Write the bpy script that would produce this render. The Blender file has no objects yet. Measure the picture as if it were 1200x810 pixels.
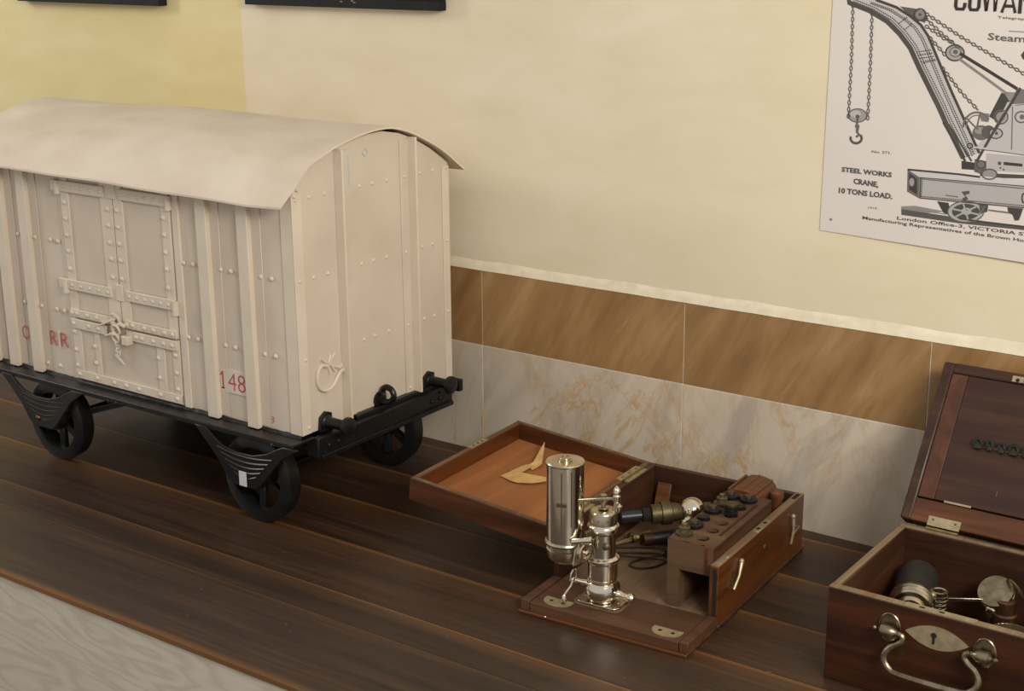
import bpy, bmesh, math, random
from mathutils import Vector, Matrix, Euler
random.seed(7)
C = bpy.context.scene.collection
scene = bpy.context.scene
PI = math.pi

# ------------------------------------------------------------------ camera
cam_d = bpy.data.cameras.new('camera'); cam = bpy.data.objects.new('camera', cam_d); C.objects.link(cam)
cam_d.sensor_width = 36.0; cam_d.lens = 1707.84 / 1200 * 36; cam_d.clip_start = 0.02
_r = Vector((0.8137, 0.5812, -0.0070)); _f = Vector((-0.5600, 0.7806, -0.2778)).normalized()
_r = (_r - _f * _r.dot(_f)).normalized(); _u = _r.cross(_f)
cam.matrix_world = Matrix(((_r.x, _u.x, -_f.x, 1.3768), (_r.y, _u.y, -_f.y, -2.2156), (_r.z, _u.z, -_f.z, 1.0238), (0, 0, 0, 1)))
scene.camera = cam
# ------------------------------------------------------------------ world, lamps, exposure
scene.view_settings.view_transform = 'Standard'; scene.view_settings.look = 'None'
scene.view_settings.exposure = -0.17; scene.view_settings.gamma = 1.0; scene.view_settings.use_curve_mapping = False
w = bpy.data.worlds.new('room_light'); scene.world = w; w.use_nodes = True
w.node_tree.nodes['Background'].inputs[0].default_value = (1.0, 0.965, 0.915, 1)
w.node_tree.nodes['Background'].inputs[1].default_value = 0.58
def area(name, loc, target, sx, sy, power, col):
    d = bpy.data.lights.new(name, 'AREA'); d.shape = 'RECTANGLE'; d.size = sx; d.size_y = sy; d.energy = power; d.color = col
    o = bpy.data.objects.new(name, d); C.objects.link(o); o.location = loc
    o.rotation_euler = (Vector(target) - Vector(loc)).to_track_quat('-Z', 'Y').to_euler()
    return o
area('ceiling_lamp', (-3.3, -1.3, 1.75), (-0.5, -0.35, 0.1), 0.35, 0.9, 30, (1.0, 0.95, 0.86))
area('ceiling_lamp', (2.3, -1.75, 1.65), (-0.2, -0.25, 0.25), 1.0, 0.6, 60, (1.0, 0.94, 0.85))

# ------------------------------------------------------------------ mesh helpers
ROOTS = {}
def world_inv(o):
    m = Matrix.Identity(4)
    while o is not None:
        m = o.matrix_basis @ m; o = o.parent
    return m.inverted()
class MB:
    def __init__(s, M=None): s.b = bmesh.new(); s.M = M
    def _t(s, vs):
        if s.M is not None:
            for v in vs: v.co = s.M @ v.co
    def verts(s, pts):
        vs = [s.b.verts.new(p) for p in pts]; s._t(vs); return vs
    def face(s, vs):
        try: return s.b.faces.new(vs)
        except ValueError: return None
    def box(s, x0, x1, y0, y1, z0, z1):
        v = s.verts([(x, y, z) for x in (x0, x1) for y in (y0, y1) for z in (z0, z1)])
        for f in ((0, 1, 3, 2), (4, 6, 7, 5), (0, 4, 5, 1), (2, 3, 7, 6), (0, 2, 6, 4), (1, 5, 7, 3)): s.face([v[i] for i in f])
        return s
    def obox(s, p0, p1, w, h, up=(0, 0, 1)):   # bar of section w x h between two points
        p0, p1 = Vector(p0), Vector(p1); d = (p1 - p0).normalized(); u = Vector(up); a = d.cross(u).normalized(); u = a.cross(d)
        v = s.verts([p + a * i * w / 2 + u * j * h / 2 for p in (p0, p1) for i in (-1, 1) for j in (-1, 1)])
        for f in ((0, 1, 3, 2), (4, 6, 7, 5), (0, 4, 5, 1), (2, 3, 7, 6), (0, 2, 6, 4), (1, 5, 7, 3)): s.face([v[i] for i in f])
        return s
    def lathe(s, prof, org=(0, 0, 0), axis=(0, 0, 1), n=24, cap=True):   # prof: (distance along axis, radius)
        o = Vector(org); ax = Vector(axis).normalized()
        a = ax.orthogonal().normalized(); b = ax.cross(a); rings = []
        for h, r in prof:
            if r < 1e-6: rings.append(s.verts([o + ax * h]))
            else: rings.append(s.verts([o + ax * h + (a * math.cos(2 * PI * i / n) + b * math.sin(2 * PI * i / n)) * r for i in range(n)]))
        for A, B in zip(rings, rings[1:]):
            for i in range(n):
                j = (i + 1) % n
                if len(A) == 1 and len(B) == 1: break
                if len(A) == 1: s.face([A[0], B[i], B[j]])
                elif len(B) == 1: s.face([A[i], B[0], A[j]])
                else: s.face([A[i], B[i], B[j], A[j]])
        if cap:
            if len(rings[0]) > 1: s.face(rings[0])
            if len(rings[-1]) > 1: s.face(rings[-1][::-1])
        return s
    def cyl(s, p0, p1, r0, r1=None, n=16):
        p0, p1 = Vector(p0), Vector(p1)
        return s.lathe([(0, r0), ((p1 - p0).length, r0 if r1 is None else r1)], p0, p1 - p0, n)
    def sphere(s, c, r, n=16, m=8, axis=(0, 0, 1), sq=1.0):
        return s.lathe([(-math.cos(PI * i / m) * r * sq, max(0, math.sin(PI * i / m) * r) if 0 < i < m else 0) for i in range(m + 1)], c, axis, n, False)
    def dome(s, c, r, axis, h=None, n=8):
        h = h or r * .6
        return s.lathe([(0, r), (h * .6, r * .8), (h, r * .35), (h * 1.02, 0)], c, axis, n, True)
    def tube(s, pts, r, n=8, closed=False, rads=None):
        P = [Vector(p) for p in pts]; N = len(P); rings = []; ref = None
        for i, p in enumerate(P):
            if closed: d = P[(i + 1) % N] - P[i - 1]
            else: d = P[min(i + 1, N - 1)] - P[max(i - 1, 0)]
            d.normalize()
            if ref is None: ref = d.orthogonal()
            ref = (ref - d * ref.dot(d)); ref = ref.normalized() if ref.length > 1e-6 else d.orthogonal().normalized()
            b = d.cross(ref); rr = rads[i] if rads else r
            rings.append(s.verts([p + (ref * math.cos(2 * PI * k / n) + b * math.sin(2 * PI * k / n)) * rr for k in range(n)]))
        for i in range(N if closed else N - 1):
            A, B = rings[i], rings[(i + 1) % N]
            for k in range(n): s.face([A[k], A[(k + 1) % n], B[(k + 1) % n], B[k]])
        if not closed: s.face(rings[0][::-1]); s.face(rings[-1])
        return s
    def prism(s, poly, fn, d0, d1):      # poly (u, v); fn(u, v, d) -> point
        A = s.verts([fn(u, v, d0) for u, v in poly]); B = s.verts([fn(u, v, d1) for u, v in poly]); n = len(poly)
        s.face(A[::-1]); s.face(B)
        for i in range(n): s.face([A[i], A[(i + 1) % n], B[(i + 1) % n], B[i]])
        return s
    def build(s, name, mat, parent=None, smooth=35, bevel=0, seg=2, local=False, label=None, stuff=False):
        me = bpy.data.meshes.new(name)
        bmesh.ops.recalc_face_normals(s.b, faces=s.b.faces); s.b.to_mesh(me); s.b.free()
        if parent is not None and not local: me.transform(world_inv(parent))
        me.materials.append(mat)
        if smooth:
            me.shade_smooth(); me.set_sharp_from_angle(angle=math.radians(smooth))
        o = bpy.data.objects.new(name, me); C.objects.link(o)
        if parent is not None: o.parent = parent
        if bevel:
            md = o.modifiers.new('edge', 'BEVEL'); md.width = bevel; md.segments = seg; md.limit_method = 'ANGLE'; md.angle_limit = math.radians(40); md.harden_normals = False
        if label: o['label'] = label
        if stuff: o['kind'] = 'stuff'
        return o
def thing(name, label, cat, loc, rz=0, group=None):
    o = bpy.data.objects.new(name, None); C.objects.link(o); o.location = loc; o.rotation_euler = (0, 0, rz); o.empty_display_size = .02
    o['label'] = label; o['category'] = cat
    if group: o['group'] = group
    return o
def tag(o, label, cat, group=None):
    o['label'] = label; o['category'] = cat
    if group: o['group'] = group
    return o
def frame_of(root): return root.matrix_basis.copy()
def spline(pts, k=6, closed=False):
    P = [Vector(p) for p in pts]; n = len(P); out = []
    for i in range(n if closed else n - 1):
        g = (lambda j: P[j % n]) if closed else (lambda j: P[max(0, min(n - 1, j))])
        a, b, c, d = g(i - 1), g(i), g(i + 1), g(i + 2)
        for t in range(k):
            t /= k; out.append(.5 * (2 * b + (c - a) * t + (2 * a - 5 * b + 4 * c - d) * t * t + (3 * b - a - 3 * c + d) * t ** 3))
    if not closed: out.append(P[-1])
    return out

# ------------------------------------------------------------------ materials
def srgb(r, g, b):
    f = lambda c: (c / 255 / 12.92) if c / 255 <= .04045 else ((c / 255 + .055) / 1.055) ** 2.4
    return (f(r), f(g), f(b), 1)
class Mat:
    def __init__(s, name, rough=.5, metal=0.0, col=None, spec=.5, coat=0):
        s.m = bpy.data.materials.new(name); s.m.use_nodes = True; s.nt = s.m.node_tree; s.p = s.nt.nodes['Principled BSDF']
        s.p.inputs['Roughness'].default_value = rough; s.p.inputs['Metallic'].default_value = metal; s.p.inputs['Specular IOR Level'].default_value = spec
        s.p.inputs['Coat Weight'].default_value = coat; s.p.inputs['Coat Roughness'].default_value = .15
        if col: s.p.inputs['Base Color'].default_value = col
    def n(s, t, **kw):
        x = s.nt.nodes.new(t)
        for k, v in kw.items():
            if isinstance(k, str) and hasattr(x, k): setattr(x, k, v)
            else: x.inputs[k].default_value = v
        return x
    def l(s, a, b): s.nt.links.new(a, b)
    def coords(s, scale, kind='Object', rand=False, rot=(0, 0, 0)):
        tc = s.n('ShaderNodeTexCoord'); mp = s.n('ShaderNodeMapping'); mp.inputs['Scale'].default_value = scale
        if any(rot): r0 = s.n('ShaderNodeMapping'); r0.inputs['Rotation'].default_value = rot; s.l(tc.outputs[kind], r0.inputs[0]); s.l(r0.outputs[0], mp.inputs[0])
        else: s.l(tc.outputs[kind], mp.inputs[0])
        if rand:
            oi = s.n('ShaderNodeObjectInfo'); mu = s.n('ShaderNodeMath', operation='MULTIPLY'); mu.inputs[1].default_value = 37.0
            s.l(oi.outputs['Random'], mu.inputs[0]); cx = s.n('ShaderNodeCombineXYZ'); s.l(mu.outputs[0], cx.inputs[0]); s.l(mu.outputs[0], cx.inputs[1]); s.l(cx.outputs[0], mp.inputs['Location'])
        return mp.outputs[0]
    def noise(s, vec, scale, detail=4, rough=.55, dist=0):
        x = s.n('ShaderNodeTexNoise'); x.inputs['Scale'].default_value = scale; x.inputs['Detail'].default_value = detail; x.inputs['Roughness'].default_value = rough; x.inputs['Distortion'].default_value = dist
        s.l(vec, x.inputs['Vector']); return x.outputs['Fac']
    def ramp(s, fac, stops):
        x = s.n('ShaderNodeValToRGB'); cr = x.color_ramp
        while len(cr.elements) < len(stops): cr.elements.new(.5)
        for e, (p, c) in zip(cr.elements, stops): e.position = p; e.color = c
        s.l(fac, x.inputs[0]); return x.outputs[0]
    def mix(s, fac, a, b, mode='MIX'):
        x = s.n('ShaderNodeMix', data_type='RGBA', blend_type=mode)
        for i, v in ((0, fac), (6, a), (7, b)):
            if hasattr(v, 'is_linked'): s.l(v, x.inputs[i])
            else: x.inputs[i].default_value = v
        return x.outputs[2]
    def color(s, c): s.l(c, s.p.inputs['Base Color']); return s
    def roughness(s, fac, a, b):
        x = s.n('ShaderNodeMapRange'); x.inputs[3].default_value = a; x.inputs[4].default_value = b; s.l(fac, x.inputs[0]); s.l(x.outputs[0], s.p.inputs['Roughness'])
    def bump(s, h, strength, dist):
        x = s.n('ShaderNodeBump'); x.inputs['Strength'].default_value = strength; x.inputs['Distance'].default_value = dist
        s.l(h, x.inputs['Height']); s.l(x.outputs[0], s.p.inputs['Normal'])
def mottled(name, c0, c1, scale=12, rough=.5, metal=0, bump=0.0, stretch=(1, 1, 1), spec=.5, coat=0, dist=.002, lo=.3, hi=.7, rr=0):
    m = Mat(name, rough, metal, spec=spec, coat=coat); f = m.noise(m.coords(stretch), scale, 5)
    m.color(m.ramp(f, [(lo, c0), (hi, c1)]))
    if bump: m.bump(f, bump, dist)
    if rr: m.roughness(f, rough - rr, rough + rr)
    return m.m
def wood(name, dark, mid, light, axis=0, scale=1.0, rough=.4, coat=.1, rand=False, spec=.4):
    st = [30, 30, 30]; st[axis] = 2.2
    m = Mat(name, rough, spec=spec, coat=coat); v = m.coords(tuple(x * scale for x in st), rand=rand)
    f = m.noise(v, 1.0, 6, .6, .6); st2 = [140, 140, 140]; st2[axis] = 6
    g = m.noise(m.coords(tuple(x * scale for x in st2), rand=rand), 1.0, 3, .6)
    b = m.noise(m.coords((5 * scale,) * 3, rand=rand), 1.0, 2)
    c = m.ramp(f, [(.3, dark), (.5, mid), (.72, light)])
    c = m.mix(m.ramp(g, [(.35, (0, 0, 0, 1)), (.6, (.5, .5, .5, 1))]), m.mix(.45, c, dark), c)
    c = m.mix(m.ramp(b, [(.35, (.0, .0, .0, 1)), (.7, (.45, .45, .45, 1))]), c, dark)
    m.color(c); m.bump(g, .12, .001); m.roughness(f, rough - .08, rough + .12)
    return m.m

def make_wall():
    m = Mat('wall_paint', .75, spec=.25); tc = m.n('ShaderNodeTexCoord'); sp = m.n('ShaderNodeSeparateXYZ'); m.l(tc.outputs['Object'], sp.inputs[0])
    st = m.n('ShaderNodeMapRange'); st.inputs[1].default_value = -.913; st.inputs[2].default_value = -.907; m.l(sp.outputs[0], st.inputs[0])
    v = m.coords((2.0, 2.0, 5.0)); f = m.noise(v, 2.0, 6, .6, .4)
    a = m.ramp(f, [(.3, srgb(221, 205, 150)), (.7, srgb(231, 217, 171))]); b = m.ramp(f, [(.3, srgb(226, 212, 183)), (.7, srgb(236, 224, 200))])
    c = m.mix(st.outputs[0], a, b)
    pz = m.n('ShaderNodeMapRange'); pz.inputs[1].default_value = -.3; pz.inputs[2].default_value = 1.2; m.l(sp.outputs[0], pz.inputs[0])
    f2 = m.noise(m.coords((1.2, 1, 1.6)), 1.5, 3); pm = m.n('ShaderNodeMath', operation='MULTIPLY'); m.l(pz.outputs[0], pm.inputs[0]); m.l(f2, pm.inputs[1])
    c = m.mix(pm.outputs[0], c, srgb(232, 217, 174))
    m.color(c); m.bump(m.noise(m.coords((14, 14, 40)), 1.0, 4), .12, .003); return m.m
def make_brown_tile():
    m = Mat('brown_tile', .32, spec=.45); v = m.coords((26, 1, 5), rand=True, rot=(0, math.radians(-30), 0)); f = m.noise(v, 1.0, 6, .62, .3)
    g = m.noise(m.coords((7, 1, 3), rand=True, rot=(0, math.radians(-30), 0)), 1.0, 4, .6, .5)
    c = m.ramp(f, [(.28, srgb(138, 104, 64)), (.5, srgb(160, 124, 80)), (.75, srgb(182, 148, 104))])
    c = m.mix(m.ramp(g, [(.4, (0, 0, 0, 1)), (.75, (.4, .4, .4, 1))]), c, srgb(120, 86, 48))
    w_ = m.noise(m.coords((60, 1, 4), rand=True, rot=(0, math.radians(-34), 0)), 1.0, 5, .6, .6)
    c = m.mix(m.ramp(w_, [(.66, (0, 0, 0, 1)), (.78, (.4, .4, .4, 1))]), c, srgb(205, 175, 135)); m.color(c); return m.m
def make_marble():
    m = Mat('cream_marble', .28, spec=.45); f = m.noise(m.coords((3, 3, 1.6), rand=True, rot=(0, math.radians(-20), 0)), 2.0, 7, .62, .8)
    c = m.ramp(f, [(.3, srgb(188, 174, 156)), (.5, srgb(208, 194, 174)), (.7, srgb(222, 210, 190))])
    for k, (sc, lo, col, am, rt) in enumerate((((4.5, 4.5, 2.6), .5, srgb(198, 155, 92), .75, -24), ((8, 8, 3), .46, srgb(180, 142, 98), .4, 20))):
        v = m.noise(m.coords(sc, rand=True, rot=(0, math.radians(rt), 0)), 1.2, 7, .65, 1.2)
        kk = m.ramp(v, [(lo - .035, (0, 0, 0, 1)), (lo, (am, am, am, 1)), (lo + .03, (0, 0, 0, 1))])
        bb_ = m.noise(m.coords((4 + k, 4, 2.5), rand=True), 1.3, 4, .6); kb = m.ramp(bb_, [(.42, (0, 0, 0, 1)), (.6, (1, 1, 1, 1))]); c = m.mix(m.mix(1.0, kk, kb, 'MULTIPLY'), c, col)
    d = m.noise(m.coords((12, 12, 4), rand=True, rot=(0, math.radians(-24), 0)), 1.0, 5, .6, 1.0)
    c = m.mix(m.ramp(d, [(.55, (0, 0, 0, 1)), (.68, (.55, .55, .55, 1))]), c, srgb(172, 160, 148)); m.color(c); return m.m
def make_plank(nosing=False):
    m = Mat('nosing_plank' if nosing else 'dark_plank', .4, spec=.4); v = m.coords((1.3, 34, 34), rand=True); f = m.noise(v, 1.0, 7, .62, .5)
    c = m.ramp(f, [(.28, srgb(34, 25, 20)), (.5, srgb(53, 38, 29)), (.74, srgb(76, 54, 38))])
    g = m.noise(m.coords((.9, 9, 9), rand=True), 1.2, 4, .6, .6); c = m.mix(m.ramp(g, [(.42, (0, 0, 0, 1)), (.72, (.5, .5, .5, 1))]), c, srgb(90, 63, 41))
    h = m.noise(m.coords((5, 150, 150), rand=True), 1.0, 3); c = m.mix(m.ramp(h, [(.4, (.4, .4, .4, 1)), (.6, (0, 0, 0, 1))]), c, srgb(28, 23, 21))
    tc = m.n('ShaderNodeTexCoord'); sp = m.n('ShaderNodeSeparateXYZ'); m.l(tc.outputs['Generated'], sp.inputs[0])
    if nosing: st = [(.0, (.75, .75, .75, 1)), (.035, (.5, .5, .5, 1)), (.08, (0, 0, 0, 1)), (.97, (0, 0, 0, 1)), (1.0, (.25, .25, .25, 1))]
    else: st = [(.5, (0, 0, 0, 1)), (.93, (.28, .28, .28, 1)), (.955, (.8, .8, .8, 1)), (.985, (.9, .9, .9, 1)), (1.0, (.1, .1, .1, 1))]
    e = m.ramp(sp.outputs[1], st)
    e2 = m.mix(1.0, e, m.ramp(m.noise(m.coords((1.1, .01, .01), rand=True), 1.0, 2), [(.3, (.4, .4, .4, 1)), (.65, (1, 1, 1, 1))]), 'MULTIPLY')
    c = m.mix(e2, c, srgb(134, 90, 46))
    sk = m.noise(m.coords((1, 1, 1)), 75.0, 2, .5); c = m.mix(m.ramp(sk, [(.775, (0, 0, 0, 1)), (.80, (.5, .5, .5, 1))]), c, srgb(150, 140, 126)); m.color(c)
    d = m.noise(m.coords((9, 9, 9)), 1.0, 6, .7); m.roughness(d, .3, .52); m.bump(h, .05, .0006); return m.m
M = dict(
    wall=make_wall(), brown=make_brown_tile(), marble=make_marble(), plank=make_plank(),
    nosing=make_plank(True), flapwood=wood('worn_flap_wood', srgb(70, 46, 32), srgb(94, 64, 44), srgb(118, 84, 58), 0, 1.0, .6, 0, spec=.25),
    cleat=wood('brown_cleat_wood', srgb(66, 38, 24), srgb(90, 54, 35), srgb(112, 70, 46), 1, 1.2, .45, 0),
    grout=mottled('white_grout', srgb(205, 195, 175), srgb(225, 215, 195), 60, .8),
    plaster=mottled('white_plaster', srgb(226, 214, 184), srgb(240, 230, 205), 40, .8, bump=.5),
    ash=None,
    concrete=mottled('floor_stone', srgb(120, 112, 100), srgb(140, 130, 116), 6, .6),
    cream=mottled('cream_paint', srgb(204, 189, 170), srgb(216, 202, 184), 9, .5, bump=.15, spec=.4),
    creamlight=mottled('cream_paint_thick', srgb(214, 200, 180), srgb(223, 210, 191), 14, .42, bump=.2, spec=.45),
    canvas=mottled('roof_canvas', srgb(214, 198, 178), srgb(230, 216, 197), 7, .62, bump=.5, stretch=(1, 1.6, 1), spec=.3, dist=.004),
    black=mottled('black_gloss_paint', (.005, .005, .005, 1), (.012, .0115, .011, 1), 30, .36, spec=.35, bump=.25),
    iron=mottled('olive_black_iron', (.016, .015, .012, 1), (.03, .028, .022, 1), 40, .55, spec=.3, bump=.3),
    ebonite=mottled('black_ebonite', (.010, .011, .013, 1), (.022, .023, .026, 1), 20, .38),
    red=Mat('red_lettering', .6, col=srgb(192, 78, 76)).m,
    patch=Mat('white_patch', .6, col=srgb(214, 203, 188)).m,
    label=mottled('white_label', srgb(190, 188, 186), srgb(225, 223, 220), 300, .6),
    bluegrey=Mat('bare_blue_patch', .6, col=srgb(176, 190, 196)).m,
    mahog=wood('mahogany', srgb(56, 30, 14), srgb(92, 50, 21), srgb(124, 72, 32), 0, 1.0, .33, .25),
    mahogy=wood('mahogany_side', srgb(66, 34, 12), srgb(108, 58, 20), srgb(138, 80, 31), 1, 1.0, .33, .25),
    mahogdark=wood('dark_mahogany', srgb(44, 25, 16), srgb(70, 41, 26), srgb(94, 58, 37), 0, 1.0, .42, .1),
    mahogdarky=wood('dark_mahogany_side', srgb(48, 28, 17), srgb(72, 43, 26), srgb(98, 61, 37), 1, 1.0, .42, .1),
    inner=wood('orange_lid_wood', srgb(140, 86, 46), srgb(170, 110, 64), srgb(190, 128, 78), 1, .8, .5, 0),
    dusty=wood('dusty_wood', srgb(92, 70, 52), srgb(120, 96, 74), srgb(146, 120, 96), 1, 1.2, .7, 0, spec=.2),
    rack=wood('rack_wood', srgb(76, 55, 38), srgb(99, 74, 52), srgb(120, 92, 67), 0, 1.2, .75, 0, spec=.2),
    orangewood=wood('orange_block_wood', srgb(80, 47, 25), srgb(110, 66, 35), srgb(134, 84, 47), 0, 2.0, .4, .1),
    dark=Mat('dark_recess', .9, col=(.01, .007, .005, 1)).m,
    nickel=mottled('worn_nickel', srgb(226, 216, 196), srgb(238, 230, 214), 40, .15, 1.0, bump=.05, rr=.06),
    nickeld=mottled('dull_nickel', srgb(176, 164, 138), srgb(214, 203, 180), 50, .27, 1.0, bump=.1, rr=.1),
    aged=mottled('aged_handle_metal', srgb(118, 106, 84), srgb(170, 156, 130), 60, .36, 1.0, bump=.2, rr=.1),
    boxfront=wood('deep_mahogany', srgb(36, 18, 9), srgb(66, 32, 14), srgb(96, 50, 22), 0, 1.0, .34, .2),
    palerim=wood('pale_worn_rim', srgb(112, 90, 66), srgb(142, 120, 92), srgb(164, 142, 114), 1, 1.2, .7, 0, spec=.2),
    brass=mottled('dull_brass', srgb(140, 120, 80), srgb(175, 155, 110), 70, .42, 1.0, bump=.15),
    brassplate=mottled('pale_brass_plate', srgb(164, 150, 118), srgb(192, 177, 144), 90, .5, .7, bump=.2),
    oldbrass=mottled('old_green_brass', srgb(82, 73, 54), srgb(114, 102, 76), 60, .5, .8, bump=.2),
    copper=Mat('copper_rivet', .4, .9, col=srgb(112, 84, 64)).m,
    paper=mottled('poster_paper', srgb(221, 213, 205), srgb(226, 218, 211), 5, .8, spec=.15),
    oldpaper=mottled('brown_paper', srgb(186, 148, 94), srgb(208, 172, 116), 60, .8, spec=.15),
    framew=mottled('black_frame_wood', (.01, .01, .009, 1), (.015, .0145, .013, 1), 30, .65, spec=.25),
    cord=mottled('dark_cord', srgb(40, 28, 20), srgb(58, 42, 30), 200, .8),
)
def make_ash():
    m = Mat('pale_ash_laminate', .4, spec=.4); v = m.coords((1.1, 1, 6.0)); f = m.noise(v, 1.6, 3, .5, .4)
    wv = m.n('ShaderNodeMath', operation='MULTIPLY'); wv.inputs[1].default_value = 90.0; m.l(f, wv.inputs[0]); sn = m.n('ShaderNodeMath', operation='SINE'); m.l(wv.outputs[0], sn.inputs[0])
    mr = m.n('ShaderNodeMapRange'); mr.inputs[1].default_value = -1; m.l(sn.outputs[0], mr.inputs[0])
    c = m.ramp(mr.outputs[0], [(.0, srgb(190, 182, 166)), (.35, srgb(200, 192, 177)), (1, srgb(206, 199, 184))])
    g = m.noise(m.coords((4, 1, 90)), 1.0, 4); c = m.mix(m.ramp(g, [(.4, (.3, .3, .3, 1)), (.65, (0, 0, 0, 1))]), c, srgb(186, 178, 162)); m.color(c); return m.m
M['ash'] = make_ash()
GREY = {}
def ink(g):
    g = round(g, 2)
    if g not in GREY: GREY[g] = Mat('printing_ink_%d' % int(g * 100), .8, col=srgb(*(int(40 + (212 - 40) * g ** .75 + d) for d in (4, 0, -2))), spec=.1).m
    return GREY[g]
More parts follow.
